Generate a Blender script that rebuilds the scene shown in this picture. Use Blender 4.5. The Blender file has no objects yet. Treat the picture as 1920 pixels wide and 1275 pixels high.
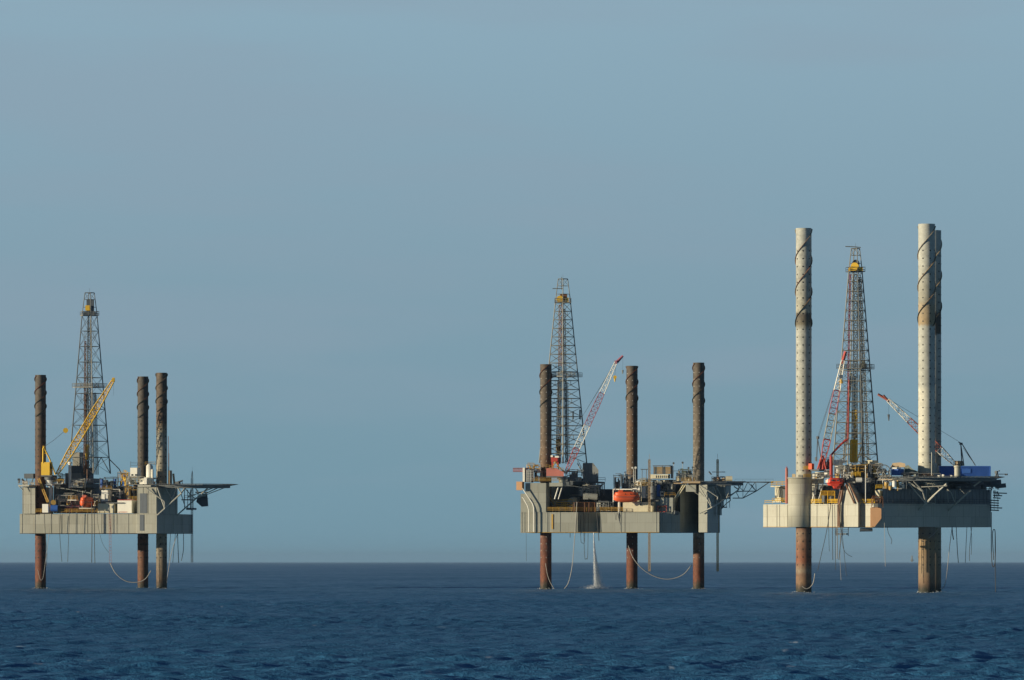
import bpy, math, random
import numpy as np
from mathutils import Vector, Matrix
# ------------------------------------------------------------------ camera, sky, sun, exposure
FP = 12000.0          # focal length in photo pixels (photo is 1920 wide)
H = 7.8               # eye height above the sea
VP = 1053.2           # row of the true horizon in the photo
sc = bpy.context.scene
sc.render.engine = 'CYCLES'
sc.render.resolution_x = 1024; sc.render.resolution_y = 680
cd = bpy.data.cameras.new('camera'); cam = bpy.data.objects.new('camera', cd)
sc.collection.objects.link(cam); sc.camera = cam
cam.location = (0, 0, H); cam.rotation_euler = (math.pi/2, 0, 0)
cd.sensor_width = 36; cd.lens = FP/1920*36
cd.shift_y = (VP-637.5)/1920
cd.clip_start = 1; cd.clip_end = 200000
sc.view_settings.view_transform = 'Standard'; sc.view_settings.look = 'None'
sc.view_settings.exposure = 0.0; sc.view_settings.gamma = 1
SUN_EL = math.radians(8)
sdir = Vector((-0.945*math.cos(SUN_EL), -0.327*math.cos(SUN_EL), math.sin(SUN_EL))).normalized()   # towards the sun
sl = bpy.data.lights.new('sun', 'SUN'); sl.energy = 5.0; sl.angle = math.radians(0.5); sl.color = (1.0, 0.86, 0.62)
so = bpy.data.objects.new('sun', sl); sc.collection.objects.link(so)
so.rotation_euler = (-sdir).to_track_quat('-Z', 'Y').to_euler()

def srgb(r, g, b):
    f = lambda c: (c/255/12.92) if c/255 <= 0.04045 else ((c/255+0.055)/1.055)**2.4
    return (f(r), f(g), f(b), 1)

world = bpy.data.worlds.new('World'); sc.world = world; world.use_nodes = True
nt = world.node_tree; N = nt.nodes; L = nt.links; N.clear()
out = N.new('ShaderNodeOutputWorld'); bg = N.new('ShaderNodeBackground'); L.new(bg.outputs[0], out.inputs[0])
sky = N.new('ShaderNodeTexSky'); sky.sky_type = 'NISHITA'; sky.sun_disc = False
sky.sun_elevation = SUN_EL; sky.sun_rotation = math.atan2(sdir.x, sdir.y); sky.dust_density = 1.2
tc = N.new('ShaderNodeTexCoord'); sep = N.new('ShaderNodeSeparateXYZ'); L.new(tc.outputs['Generated'], sep.inputs[0])
def ramp(nodes, stops, interp='LINEAR'):
    r = nodes.new('ShaderNodeValToRGB'); e = r.color_ramp.elements; r.color_ramp.interpolation = interp
    while len(e) < len(stops): e.new(0.5)
    for i, (p, c) in enumerate(stops):
        e[i].position = p; e[i].color = c
    return r
# low sky: hazy maritime air, a little darker and greyer at the very horizon
mr = N.new('ShaderNodeMapRange'); mr.inputs[1].default_value = 0; mr.inputs[2].default_value = 0.24
L.new(sep.outputs['Z'], mr.inputs[0])
low = ramp(N, [(0.0, srgb(116, 153, 170)), (0.07, srgb(120, 154, 170)), (0.18, srgb(129, 159, 175)), (0.37, srgb(141, 171, 188)), (0.58, srgb(92, 131, 166)), (1.0, srgb(44, 78, 122))])
L.new(mr.outputs[0], low.inputs[0])
mp = N.new('ShaderNodeMapping'); mp.inputs['Scale'].default_value = (9, 9, 55); mp.inputs['Rotation'].default_value = (0, math.radians(7), 0)
L.new(tc.outputs['Generated'], mp.inputs[0])
cn = N.new('ShaderNodeTexNoise'); cn.inputs['Scale'].default_value = 1.6; cn.inputs['Detail'].default_value = 5; cn.inputs['Roughness'].default_value = 0.45
L.new(mp.outputs[0], cn.inputs[0])
cr = ramp(N, [(0.40, (0, 0, 0, 1)), (0.70, (0.42, 0.42, 0.42, 1))], 'EASE'); L.new(cn.outputs[0], cr.inputs[0])
mx = N.new('ShaderNodeMix'); mx.data_type = 'RGBA'; L.new(cr.outputs[0], mx.inputs[0]); L.new(low.outputs[0], mx.inputs[6]); mx.inputs[7].default_value = srgb(141, 160, 176)
nis = N.new('ShaderNodeMix'); nis.data_type = 'RGBA'; nis.blend_type = 'MULTIPLY'; nis.inputs[0].default_value = 1
L.new(sky.outputs[0], nis.inputs[6]); nis.inputs[7].default_value = (0.020, 0.032, 0.050, 1)
m2 = N.new('ShaderNodeMapRange'); m2.interpolation_type = 'SMOOTHSTEP'; m2.inputs[1].default_value = 0.12; m2.inputs[2].default_value = 0.40
L.new(sep.outputs['Z'], m2.inputs[0])
fm = N.new('ShaderNodeMix'); fm.data_type = 'RGBA'; L.new(m2.outputs[0], fm.inputs[0]); L.new(mx.outputs[2], fm.inputs[6]); L.new(nis.outputs[2], fm.inputs[7])
L.new(fm.outputs[2], bg.inputs[0]); bg.inputs[1].default_value = 1.0

# ------------------------------------------------------------------ helpers
C = sc.collection
rnd = random.Random(7)
def W(D, px, py, dy=0.0):
    y = D+dy
    return Vector(((px-960)*y/FP, y, H+(VP-py)*y/FP))
WL = {}
SPLIT = {'railing', 'window', 'door', 'deck_post', 'deck_house', 'davit', 'stairway', 'walkway', 'side_platform', 'falls', 'hoist_line', 'pendant_line', 'trim', 'shade_panel', 'windwall', 'pipes', 'band', 'side_casing', 'vent_panel'}
class MB:
    def __init__(s): s.v = []; s.f = []; s.m = []; s.k = 0; s.pr = []
    def mat(s, k): s.k = k; return s
    def add(s, vs, fs):
        o = len(s.v); s.pr.append((o, len(s.f))); s.v += [tuple(v) for v in vs]
        for f in fs: s.f.append([i+o for i in f]); s.m.append(s.k)
        return s
    def box(s, c, d, rz=0.0):
        c = Vector(c); cs, sn = math.cos(rz), math.sin(rz); vs = []
        for z in (-1, 1):
            for y in (-1, 1):
                for x in (-1, 1):
                    X, Y = x*d[0]/2, y*d[1]/2
                    vs.append((c.x+X*cs-Y*sn, c.y+X*sn+Y*cs, c.z+z*d[2]/2))
        return s.add(vs, [(0, 2, 3, 1), (4, 5, 7, 6), (0, 1, 5, 4), (2, 6, 7, 3), (0, 4, 6, 2), (1, 3, 7, 5)])
    def prism(s, plan, z0, z1, taper=None):
        n = len(plan); ar = sum(plan[i][0]*plan[(i+1) % n][1]-plan[(i+1) % n][0]*plan[i][1] for i in range(n))
        if ar < 0: plan = plan[::-1]
        vs = [(x, y, z0) for x, y in plan]+[(x, y, z1) for x, y in plan]
        return s.add(vs, [tuple(range(n))[::-1], tuple(range(n, 2*n))]+[(i, (i+1) % n, n+(i+1) % n, n+i) for i in range(n)])
    def cyl(s, a, b, r0, r1=None, n=12, cap=True):
        a = Vector(a); b = Vector(b); r1 = r0 if r1 is None else r1
        d = (b-a); 
        if d.length < 1e-6: return s
        d.normalize(); u = d.orthogonal().normalized(); 
        if abs(d.z) > 0.999: u = Vector((1, 0, 0))
        w = d.cross(u); vs = []
        for c, r in ((a, r0), (b, r1)):
            for i in range(n):
                t = 2*math.pi*(i+0.5)/n; vs.append(c+u*(r*math.cos(t))+w*(r*math.sin(t)))
        fs = [(i, (i+1) % n, n+(i+1) % n, n+i) for i in range(n)]
        if cap: fs += [tuple(range(n))[::-1], tuple(range(n, 2*n))]
        return s.add(vs, fs)
    def bar(s, a, b, r=0.08, n=4): return s.cyl(a, b, r, r, n)
    def path(s, pts, r=0.05, n=5, smooth=0):
        pts = [Vector(p) for p in pts]
        if smooth and len(pts) > 2:
            q = []
            for i in range(len(pts)-1):
                p0 = pts[max(i-1, 0)]; p1 = pts[i]; p2 = pts[i+1]; p3 = pts[min(i+2, len(pts)-1)]
                for k in range(smooth):
                    t = k/smooth
                    q.append(0.5*((2*p1)+(p2-p0)*t+(2*p0-5*p1+4*p2-p3)*t*t+(3*p1-3*p2+p3-p0)*t**3))
            pts = q+[pts[-1]]
        for a, b in zip(pts, pts[1:]): s.cyl(a, b, r, r, n, cap=False)
        return s
    def rail(s, pts, h=1.1, r=0.05, sp=1.6, mid=2):
        pts = [Vector(p) for p in pts]
        for a, b in zip(pts, pts[1:]):
            for k in range(1, mid+1): 
                z = Vector((0, 0, h*k/mid)); s.bar(a+z, b+z, r)
            n = max(1, int((b-a).length/sp))
            for i in range(n+1):
                p = a.lerp(b, i/n); s.bar(p, p+Vector((0, 0, h)), r)
        return s
    def truss(s, a, b, w, nb, r=0.09, rb=0.05, up=None):
        # square lattice; w = function of t giving the side length
        a = Vector(a); b = Vector(b); d = (b-a).normalized(); up = up or Vector((0, 1, 0)); u = d.cross(up).normalized(); v = u.cross(d).normalized()
        R = []
        for i in range(nb+1):
            t = i/nb; c = a.lerp(b, t); h = w(t)/2
            R.append([c+u*h*x+v*h*y for x, y in ((-1, -1), (1, -1), (1, 1), (-1, 1))])
        for i in range(nb):
            for k in range(4):
                s.bar(R[i][k], R[i+1][k], r)
                k2 = (k+1) % 4
                s.bar(R[i][k] if i % 2 else R[i][k2], R[i+1][k2] if i % 2 else R[i+1][k], rb)
                s.bar(R[i][k], R[i][k2], rb)
        for k in range(4): s.bar(R[nb][k], R[nb][(k+1) % 4], r)
        return s
    def clusters(s):
        A = np.array(s.v, dtype=float); n = len(s.pr); ends = s.pr[1:]+[(len(s.v), len(s.f))]
        lo = np.array([A[s.pr[i][0]:ends[i][0]].min(0) for i in range(n)])-.04; hi = np.array([A[s.pr[i][0]:ends[i][0]].max(0) for i in range(n)])+.04
        lab = [-1]*n; k = 0; out_ = []
        for i in range(n):
            if lab[i] >= 0: continue
            lab[i] = k; st = [i]
            while st:
                a = st.pop(); t = ((lo[a] <= hi) & (hi[a] >= lo)).all(1)
                for b in np.nonzero(t)[0]:
                    if lab[b] < 0: lab[b] = k; st.append(int(b))
            k += 1
        for q in range(k):
            m = MB()
            for i in range(n):
                if lab[i] == q:
                    o, fo = s.pr[i]; e, fe = ends[i]; m.pr.append((len(m.v), len(m.f))); d = len(m.v)-o
                    m.v += s.v[o:e]; m.f += [[x+d for x in f] for f in s.f[fo:fe]]; m.m += s.m[fo:fe]
            out_.append(m)
        return out_
    def build(s, name, mats, parent=None, smooth=False):
        if parent and name in SPLIT and not getattr(s, 'one', 0):
            r = None
            for m in s.clusters():
                m.one = 1; o = m.build(name, mats, parent, smooth); r = r or o
            return r
        if not isinstance(mats, (list, tuple)): mats = [mats]
        a = np.array(s.v, dtype=float); lo = a.min(0); hi = a.max(0)
        o0 = Vector(((lo[0]+hi[0])/2, (lo[1]+hi[1])/2, lo[2]))
        a = a-np.array(o0)
        me = bpy.data.meshes.new(name); me.from_pydata(a.tolist(), [], s.f)
        for m in mats: me.materials.append(m)
        me.polygons.foreach_set('material_index', s.m)
        if smooth: me.polygons.foreach_set('use_smooth', [True]*len(me.polygons))
        me.update()
        o = bpy.data.objects.new(name, me); C.objects.link(o)
        pl = WL.get(parent.name, Vector((0, 0, 0))) if parent else Vector((0, 0, 0))
        if parent: o.parent = parent
        o.location = o0-pl; WL[o.name] = o0
        return o
def T(name, label, cat, loc, group=None):
    o = bpy.data.objects.new(name, None); C.objects.link(o); o.location = loc; o.empty_display_size = 1
    o['label'] = label; o['category'] = cat
    if group: o['group'] = group
    WL[o.name] = Vector(loc); return o
def S(name, label, cat, mb, mat, group=None, smooth=False):
    o = mb.build(name, mat, None, smooth); o['label'] = label; o['category'] = cat
    if group: o['group'] = group
    return o

# ------------------------------------------------------------------ materials
def newmat(name):
    m = bpy.data.materials.new(name); m.use_nodes = True; nt = m.node_tree
    return m, nt, nt.nodes, nt.links, nt.nodes['Principled BSDF']
def paint(name, col, rust=0.0, var=0.25, rough=0.6, streak=0.6, rustcol=(0.17, 0.075, 0.035), sc_=1.0, metal=0.0, plates=0.0):
    m, nt, N, L, b = newmat(name)
    tc = N.new('ShaderNodeTexCoord')
    n1 = N.new('ShaderNodeTexNoise'); n1.inputs['Scale'].default_value = 0.35*sc_; n1.inputs['Detail'].default_value = 5; n1.inputs['Roughness'].default_value = 0.65
    L.new(tc.outputs['Object'], n1.inputs[0])
    mp = N.new('ShaderNodeMapping'); mp.inputs['Scale'].default_value = (1.6*sc_, 1.6*sc_, 0.10*sc_); L.new(tc.outputs['Object'], mp.inputs[0])
    n2 = N.new('ShaderNodeTexNoise'); n2.inputs['Scale'].default_value = 1.0; n2.inputs['Detail'].default_value = 6; n2.inputs['Roughness'].default_value = 0.7
    L.new(mp.outputs[0], n2.inputs[0])
    c = Vector(col[:3])
    r1 = ramp(N, [(0.25, (*(c*(1-var)), 1)), (0.75, (*(c*(1+var*0.35)), 1))]); 
    ad = N.new('ShaderNodeMix'); ad.data_type = 'FLOAT'; ad.inputs[0].default_value = streak; L.new(n1.outputs[0], ad.inputs[2]); L.new(n2.outputs[0], ad.inputs[3])
    L.new(ad.outputs[0], r1.inputs[0])
    last = r1.outputs[0]
    if plates > 0:   # welded plating: each plate took the paint a little differently
        q = N.new('ShaderNodeSeparateXYZ'); L.new(tc.outputs['Object'], q.inputs[0]); cb = N.new('ShaderNodeCombineXYZ'); L.new(q.outputs[0], cb.inputs[0]); L.new(q.outputs[2], cb.inputs[1])
        bk = N.new('ShaderNodeTexBrick'); bk.inputs['Scale'].default_value = 1; bk.inputs['Brick Width'].default_value = 4.3; bk.inputs['Row Height'].default_value = 2.75; bk.inputs['Mortar Size'].default_value = 0.035; bk.inputs['Mortar Smooth'].default_value = 0.3
        bk.inputs['Color1'].default_value = (1, 1, 1, 1); bk.inputs['Color2'].default_value = (1-plates, 1-plates, 1-plates*1.1, 1); bk.inputs['Mortar'].default_value = (.6, .55, .5, 1); L.new(cb.outputs[0], bk.inputs['Vector'])
        mr_ = N.new('ShaderNodeMapping'); mr_.inputs['Scale'].default_value = (1.9, 1.9, .035); L.new(tc.outputs['Object'], mr_.inputs[0]); ns = N.new('ShaderNodeTexNoise'); ns.inputs['Scale'].default_value = 1; ns.inputs['Detail'].default_value = 7; ns.inputs['Roughness'].default_value = .75; L.new(mr_.outputs[0], ns.inputs[0])
        rs_ = ramp(N, [(.56, (0, 0, 0, 1)), (.68, (.5, .5, .5, 1))]); L.new(ns.outputs[0], rs_.inputs[0]); sm = N.new('ShaderNodeMix'); sm.data_type = 'RGBA'; L.new(rs_.outputs[0], sm.inputs[0]); L.new(last, sm.inputs[6]); sm.inputs[7].default_value = (.22, .15, .08, 1); last = sm.outputs[2]
        pm = N.new('ShaderNodeMix'); pm.data_type = 'RGBA'; pm.blend_type = 'MULTIPLY'; pm.inputs[0].default_value = 1; L.new(last, pm.inputs[6]); L.new(bk.outputs[0], pm.inputs[7]); last = pm.outputs[2]
    if rust > 0:
        th = 0.72-0.32*rust
        r2 = ramp(N, [(th, (0, 0, 0, 1)), (min(th+0.16, 1), (1, 1, 1, 1))]); L.new(n2.outputs[0], r2.inputs[0])
        n3 = N.new('ShaderNodeTexNoise'); n3.inputs['Scale'].default_value = 0.9*sc_; n3.inputs['Detail'].default_value = 4; L.new(tc.outputs['Object'], n3.inputs[0])
        r3 = ramp(N, [(0.42, (0, 0, 0, 1)), (0.6, (1, 1, 1, 1))]); L.new(n3.outputs[0], r3.inputs[0])
        mu = N.new('ShaderNodeMath'); mu.operation = 'MULTIPLY'; L.new(r2.outputs[0], mu.inputs[0]); L.new(r3.outputs[0], mu.inputs[1])
        mu2 = N.new('ShaderNodeMath'); mu2.operation = 'MULTIPLY'; mu2.inputs[1].default_value = min(1, 0.5+rust*0.5); L.new(mu.outputs[0], mu2.inputs[0])
        mx = N.new('ShaderNodeMix'); mx.data_type = 'RGBA'; L.new(mu2.outputs[0], mx.inputs[0]); L.new(last, mx.inputs[6]); mx.inputs[7].default_value = (*rustcol, 1)
        last = mx.outputs[2]
    L.new(last, b.inputs['Base Color']); b.inputs['Roughness'].default_value = rough; b.inputs['Metallic'].default_value = metal
    bp = N.new('ShaderNodeBump'); bp.inputs['Strength'].default_value = 0.25; bp.inputs['Distance'].default_value = 0.05; L.new(n2.outputs[0], bp.inputs['Height']); L.new(bp.outputs[0], b.inputs['Normal'])
    return m
def legmat(name, stops, length, noise=0.15, blot=0.6):
    # paint and rust bands up the leg; stops = (height fraction, colour)
    m, nt, N, L, b = newmat(name)
    tc = N.new('ShaderNodeTexCoord'); sp = N.new('ShaderNodeSeparateXYZ'); L.new(tc.outputs['Object'], sp.inputs[0])
    mp = N.new('ShaderNodeMapping'); mp.inputs['Scale'].default_value = (1.1, 1.1, 0.16); L.new(tc.outputs['Object'], mp.inputs[0])
    n = N.new('ShaderNodeTexNoise'); n.inputs['Scale'].default_value = 1.0; n.inputs['Detail'].default_value = 6; n.inputs['Roughness'].default_value = 0.7; L.new(mp.outputs[0], n.inputs[0])
    d = N.new('ShaderNodeMath'); d.operation = 'DIVIDE'; L.new(sp.outputs[2], d.inputs[0]); d.inputs[1].default_value = length
    s1 = N.new('ShaderNodeMath'); s1.operation = 'SUBTRACT'; L.new(n.outputs[0], s1.inputs[0]); s1.inputs[1].default_value = 0.5
    m1 = N.new('ShaderNodeMath'); m1.operation = 'MULTIPLY_ADD'; L.new(s1.outputs[0], m1.inputs[0]); m1.inputs[1].default_value = noise; L.new(d.outputs[0], m1.inputs[2])
    w0 = 4.9/length
    stops = [(0, (.035, .038, .025)), (w0, (.045, .045, .03)), (w0*1.12, (.10, .07, .045))]+[(max(p, w0*1.35), c) for p, c in stops if p > w0*1.35 or p == 0]
    r = ramp(N, [(p, (*c, 1)) for p, c in stops]); L.new(m1.outputs[0], r.inputs[0])
    n2 = N.new('ShaderNodeTexNoise'); n2.inputs['Scale'].default_value = 0.8; n2.inputs['Detail'].default_value = 7; n2.inputs['Roughness'].default_value = 0.75; L.new(tc.outputs['Object'], n2.inputs[0])
    r2 = ramp(N, [(0.35, (1-blot, 1-blot, 1-blot, 1)), (0.65, (1.0, 1.0, 1.0, 1))]); L.new(n2.outputs[0], r2.inputs[0])
    mx = N.new('ShaderNodeMix'); mx.data_type = 'RGBA'; mx.blend_type = 'MULTIPLY'; mx.inputs[0].default_value = 1; L.new(r.outputs[0], mx.inputs[6]); L.new(r2.outputs[0], mx.inputs[7])
    L.new(mx.outputs[2], b.inputs['Base Color']); b.inputs['Roughness'].default_value = 0.75
    return m
M = dict(
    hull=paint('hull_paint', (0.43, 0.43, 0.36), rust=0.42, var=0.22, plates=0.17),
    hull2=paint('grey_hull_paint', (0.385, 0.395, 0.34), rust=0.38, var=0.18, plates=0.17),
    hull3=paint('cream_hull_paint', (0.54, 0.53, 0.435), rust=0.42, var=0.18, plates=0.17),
    seam=paint('seam', (0.16, 0.13, 0.09), rust=0.3),
    white=paint('white_paint', (0.88, 0.86, 0.76), rust=0.22, var=0.14, sc_=2),
    cream=paint('cream_paint', (0.76, 0.70, 0.50), rust=0.35, var=0.2, sc_=2),
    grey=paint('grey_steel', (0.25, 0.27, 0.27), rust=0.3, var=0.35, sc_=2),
    dgrey=paint('dark_steel', (0.13, 0.145, 0.155), rust=0.3, var=0.4, sc_=2),
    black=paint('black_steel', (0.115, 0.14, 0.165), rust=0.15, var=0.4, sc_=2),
    yellow=paint('yellow_paint', (0.88, 0.55, 0.045), rust=0.2, var=0.2, sc_=2),
    ochre=paint('weathered_yellow_paint', (0.66, 0.41, 0.09), rust=0.6, var=0.35, sc_=2),
    orange=paint('orange_fibreglass', (0.95, 0.15, 0.045), rust=0.0, var=0.2, rough=0.45, sc_=2),
    red=paint('red_paint', (0.48, 0.05, 0.035), rust=0.15, var=0.3, sc_=2),
    pink=paint('faded_red_paint', (0.52, 0.17, 0.13), rust=0.1, var=0.3, sc_=2),
    maroon=paint('maroon_paint', (0.36, 0.11, 0.16), rust=0.1, var=0.3, sc_=2),
    salmon=paint('salmon_primer', (0.72, 0.40, 0.20), rust=0.15, var=0.15, sc_=2),
    rust=paint('rusty_steel', (0.24, 0.11, 0.05), rust=0.6, var=0.45, sc_=2),
    blue=paint('blue_paint', (0.05, 0.17, 0.56), rust=0.06, var=0.2, sc_=2),
    net=paint('netting', (0.16, 0.17, 0.17), rust=0.1),
    strut=paint('strut_paint', (0.55, 0.54, 0.46), rust=0.3, var=0.3, sc_=2),
    rope=paint('pale_rope', (0.42, 0.40, 0.36), var=0.3), drope=paint('dark_rope', (0.05, 0.055, 0.06), var=0.3),
    derr=paint('derrick_steel', (0.12, 0.135, 0.14), rust=0.3, var=0.35, sc_=2),
    derr2=paint('galvanised_steel', (0.34, 0.33, 0.28), rust=0.35, var=0.4, sc_=2),
    derr3=paint('derrick_steel_worn', (0.21, 0.21, 0.18), rust=0.45, var=0.35, sc_=2),
    hole=paint('pin_hole_dark', (0.012, 0.012, 0.012)), hole_sky=paint('pin_hole_skylit', (0.55, 0.53, 0.47)),  # pale discs: bright sky through the open pin holes, painted as colour
    glass=paint('window_glass', (0.03, 0.04, 0.05), rough=0.15, var=0.1),
    green=paint('green_grey_paint', (0.16, 0.19, 0.15), rust=0.3, sc_=2),
    lifered=paint('red_orange_fibreglass', (0.80, 0.075, 0.035), var=0.3, rough=0.5, sc_=2),
    copper=paint('oxide_steel', (0.42, 0.20, 0.12), rust=0.5, var=0.5, sc_=2),
    tan=paint('tan_canvas', (0.46, 0.34, 0.20), rust=0.1, sc_=2),
)

# ------------------------------------------------------------------ sea
def build_sea():
    rg = np.random.default_rng(5)
    ds = [8.0]
    while ds[-1] < 70000:
        d = ds[-1]
        if d < 330: st = max(0.6, d*0.04)
        else: st = max(0.24, 0.16*d*d/(H*FP))
        st = min(st, 2500); ds.append(d+st)
    ds = np.array(ds)
    core = np.linspace(-0.098, 0.098, 520)
    e = np.array([0.105, 0.115, 0.13, 0.16, 0.2, 0.27, 0.4, 0.6, 0.9, 1.4, 2.2])
    sl = np.concatenate([-e[::-1], core, e])
    dd, ss = np.meshgrid(ds, sl, indexing='ij')
    X = ss*(dd+0.0); Y = dd.copy(); Z = np.zeros_like(X)
    step = np.gradient(ds)[:, None]
    DX = np.zeros_like(X); DY = np.zeros_like(X)
    lam = np.geomspace(0.6, 18, 90)
    for l in lam:
        th = rg.normal(math.radians(-78), math.radians(32)); ph = rg.uniform(0, 6.28)
        kx, ky = math.cos(th)*2*math.pi/l, math.sin(th)*2*math.pi/l
        amp = 0.0070*l*(1.0 if l < 3.5 else (3.5/l)**0.75)*rg.uniform(0.5, 1.3)
        att = np.clip(l/(np.maximum(step, 0.2)*1.3), 0.12, 1)**1.4*np.where(step > 40, 0, 1)
        P = kx*X+ky*Y+ph
        Z += amp*att*np.sin(P); c = 0.8*amp*att*np.cos(P); DX += math.cos(th)*c; DY += math.sin(th)*c
    # patchy gusts
    g = 1+0.35*np.sin(X*0.021+Y*0.006+1.3)*np.sin(Y*0.012-X*0.008)
    edge = np.abs(ss) < 0.12
    Z *= g*np.where(edge, 1, 0.3)
    X = X+DX*edge; Y = Y+DY*edge
    nr, nc = X.shape
    co = np.stack([X, Y, Z], -1).reshape(-1, 3).astype(np.float32)
    i = np.arange(nr*nc).reshape(nr, nc)
    q = np.stack([i[:-1, :-1], i[:-1, 1:], i[1:, 1:], i[1:, :-1]], -1).reshape(-1, 4)
    me = bpy.data.meshes.new('sea'); me.vertices.add(len(co)); me.vertices.foreach_set('co', co.ravel())
    me.loops.add(q.size); me.loops.foreach_set('vertex_index', q.ravel().astype(np.int32))
    me.polygons.add(len(q)); me.polygons.foreach_set('loop_start', np.arange(0, q.size, 4, dtype=np.int32))
    me.polygons.foreach_set('use_smooth', np.ones(len(q), dtype=bool))
    me.update(calc_edges=True)
    o = bpy.data.objects.new('sea', me); C.objects.link(o); o['kind'] = 'structure'
    m, nt, N, L, b = newmat('sea_water'); N.remove(b)
    mo = N['Material Output']
    geo = N.new('ShaderNodeNewGeometry')
    mp = N.new('ShaderNodeMapping'); mp.inputs['Scale'].default_value = (1.0, 1.0, 1.0); L.new(geo.outputs['Position'], mp.inputs[0])
    n1 = N.new('ShaderNodeTexNoise'); n1.inputs['Scale'].default_value = 2.2; n1.inputs['Detail'].default_value = 5; n1.inputs['Roughness'].default_value = 0.65; L.new(mp.outputs[0], n1.inputs[0])
    bp = N.new('ShaderNodeBump'); bp.inputs['Strength'].default_value = 0.55; bp.inputs['Distance'].default_value = 0.35; L.new(n1.outputs[0], bp.inputs['Height'])
    # broad wind patches change how deep the blue is
    mp2 = N.new('ShaderNodeMapping'); mp2.inputs['Scale'].default_value = (0.012, 0.0028, 1); L.new(geo.outputs['Position'], mp2.inputs[0])
    n2 = N.new('ShaderNodeTexNoise'); n2.inputs['Scale'].default_value = 1; n2.inputs['Detail'].default_value = 4; L.new(mp2.outputs[0], n2.inputs[0])
    mp4 = N.new('ShaderNodeMapping'); mp4.inputs['Scale'].default_value = (0.16, 0.022, 1); L.new(geo.outputs['Position'], mp4.inputs[0])
    n4 = N.new('ShaderNodeTexNoise'); n4.inputs['Scale'].default_value = 1; n4.inputs['Detail'].default_value = 9; n4.inputs['Roughness'].default_value = 0.72; L.new(mp4.outputs[0], n4.inputs[0])
    av = N.new('ShaderNodeMix'); av.data_type = 'FLOAT'; av.inputs[0].default_value = 0.65; L.new(n2.outputs[0], av.inputs[2]); L.new(n4.outputs[0], av.inputs[3])
    bc = ramp(N, [(0.36, (0.038, 0.155, 0.31, 1)), (0.64, (0.060, 0.228, 0.44, 1))]); L.new(av.outputs[0], bc.inputs[0])
    df = N.new('ShaderNodeBsdfDiffuse'); L.new(bc.outputs[0], df.inputs[0]); L.new(bp.outputs[0], df.inputs['Normal'])
    gl = N.new('ShaderNodeBsdfAnisotropic'); gl.inputs['Color'].default_value = (0.9, 0.95, 1, 1); gl.inputs['Roughness'].default_value = 0.28; L.new(bp.outputs[0], gl.inputs['Normal'])
    fr = N.new('ShaderNodeFresnel'); fr.inputs[0].default_value = 1.33; L.new(bp.outputs[0], fr.inputs['Normal'])
    mrx = N.new('ShaderNodeMapRange'); mrx.inputs[1].default_value = 0.02; mrx.inputs[2].default_value = 1.0; mrx.inputs[3].default_value = 0.02; mrx.inputs[4].default_value = 0.42; L.new(fr.outputs[0], mrx.inputs[0])
    ms = N.new('ShaderNodeMixShader'); gs = N.new('ShaderNodeMapRange'); gs.inputs[1].default_value = 0.35; gs.inputs[2].default_value = 0.65; gs.inputs[3].default_value = 0.45; gs.inputs[4].default_value = 1.45; L.new(av.outputs[0], gs.inputs[0])
    gm = N.new('ShaderNodeMath'); gm.operation = 'MULTIPLY'; L.new(mrx.outputs[0], gm.inputs[0]); L.new(gs.outputs[0], gm.inputs[1]); L.new(gm.outputs[0], ms.inputs[0]); L.new(df.outputs[0], ms.inputs[1]); L.new(gl.outputs[0], ms.inputs[2])
    # sparse whitecaps on the crests
    mp3 = N.new('ShaderNodeMapping'); mp3.inputs['Scale'].default_value = (0.32, 0.14, 0.0); L.new(geo.outputs['Position'], mp3.inputs[0])
    n3 = N.new('ShaderNodeTexNoise'); n3.inputs['Scale'].default_value = 1; n3.inputs['Detail'].default_value = 6; n3.inputs['Roughness'].default_value = 0.6; L.new(mp3.outputs[0], n3.inputs[0])
    r3 = ramp(N, [(0.675, (0, 0, 0, 1)), (0.72, (1, 1, 1, 1))]); L.new(n3.outputs[0], r3.inputs[0])
    fo = N.new('ShaderNodeBsdfDiffuse'); fo.inputs[0].default_value = (0.40, 0.52, 0.66, 1)
    ms2 = N.new('ShaderNodeMixShader'); L.new(r3.outputs[0], ms2.inputs[0]); L.new(ms.outputs[0], ms2.inputs[1]); L.new(fo.outputs[0], ms2.inputs[2])
    L.new(ms2.outputs[0], mo.inputs[0])
    me.materials.append(m)
build_sea()

# ------------------------------------------------------------------ shared builders
class Ctx:
    def __init__(s, D, head=0.0): s.D = D; s.s = D/FP; s.rz = -math.radians(head); s.ref = 0.0
    def p(s, px, py, dy=0.0): return W(s.D, px, py, dy)
    def m(s, n): return n*s.s
    def plan(s, pts): return [(W(s.D, px, 0, dy).x, s.D+dy) for px, dy in pts]
    def z(s, py, dy=0.0): return W(s.D, 0, py, dy).z
    def bx(s, mb, x0, y0, x1, y1, dy=0.0, d=3.0, rz=None):
        """box covering the given extent, turned to the rig's heading; thin panels sit on the face of the box before them"""
        att = rz is None and d <= 0.35; rz = s.rz if rz is None else rz
        a = s.p(x0, y0, dy); b = s.p(x1, y1, dy)
        w = abs(b.x-a.x); h = abs(b.z-a.z); xc = (a.x+b.x)/2; y = a.y; n = abs(math.sin(rz)); cs = math.cos(rz)
        if att: y += (xc-s.ref)*math.tan(rz)
        else: s.ref = xc
        if n > 1e-4:
            if not att: d = min(d, 0.45*w/n)
            w = max(0.04, (w-d*n)/cs)
        mb.box((xc, y+d/2, (a.z+b.z)/2), (w, d, h), rz); return mb
    def line(s, mb, pts, dy=0.0, r=0.08, n=4, smooth=0):
        mb.path([s.p(*(q if len(q) == 3 else (*q, dy))) for q in pts], r, n, smooth); return mb
    def vcyl(s, mb, px, y0, y1, dy, rpx, n=16, r1=None):
        mb.cyl(s.p(px, y1, dy), s.p(px, y0, dy), s.m(rpx), None if r1 is None else s.m(r1), n); return mb

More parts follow.
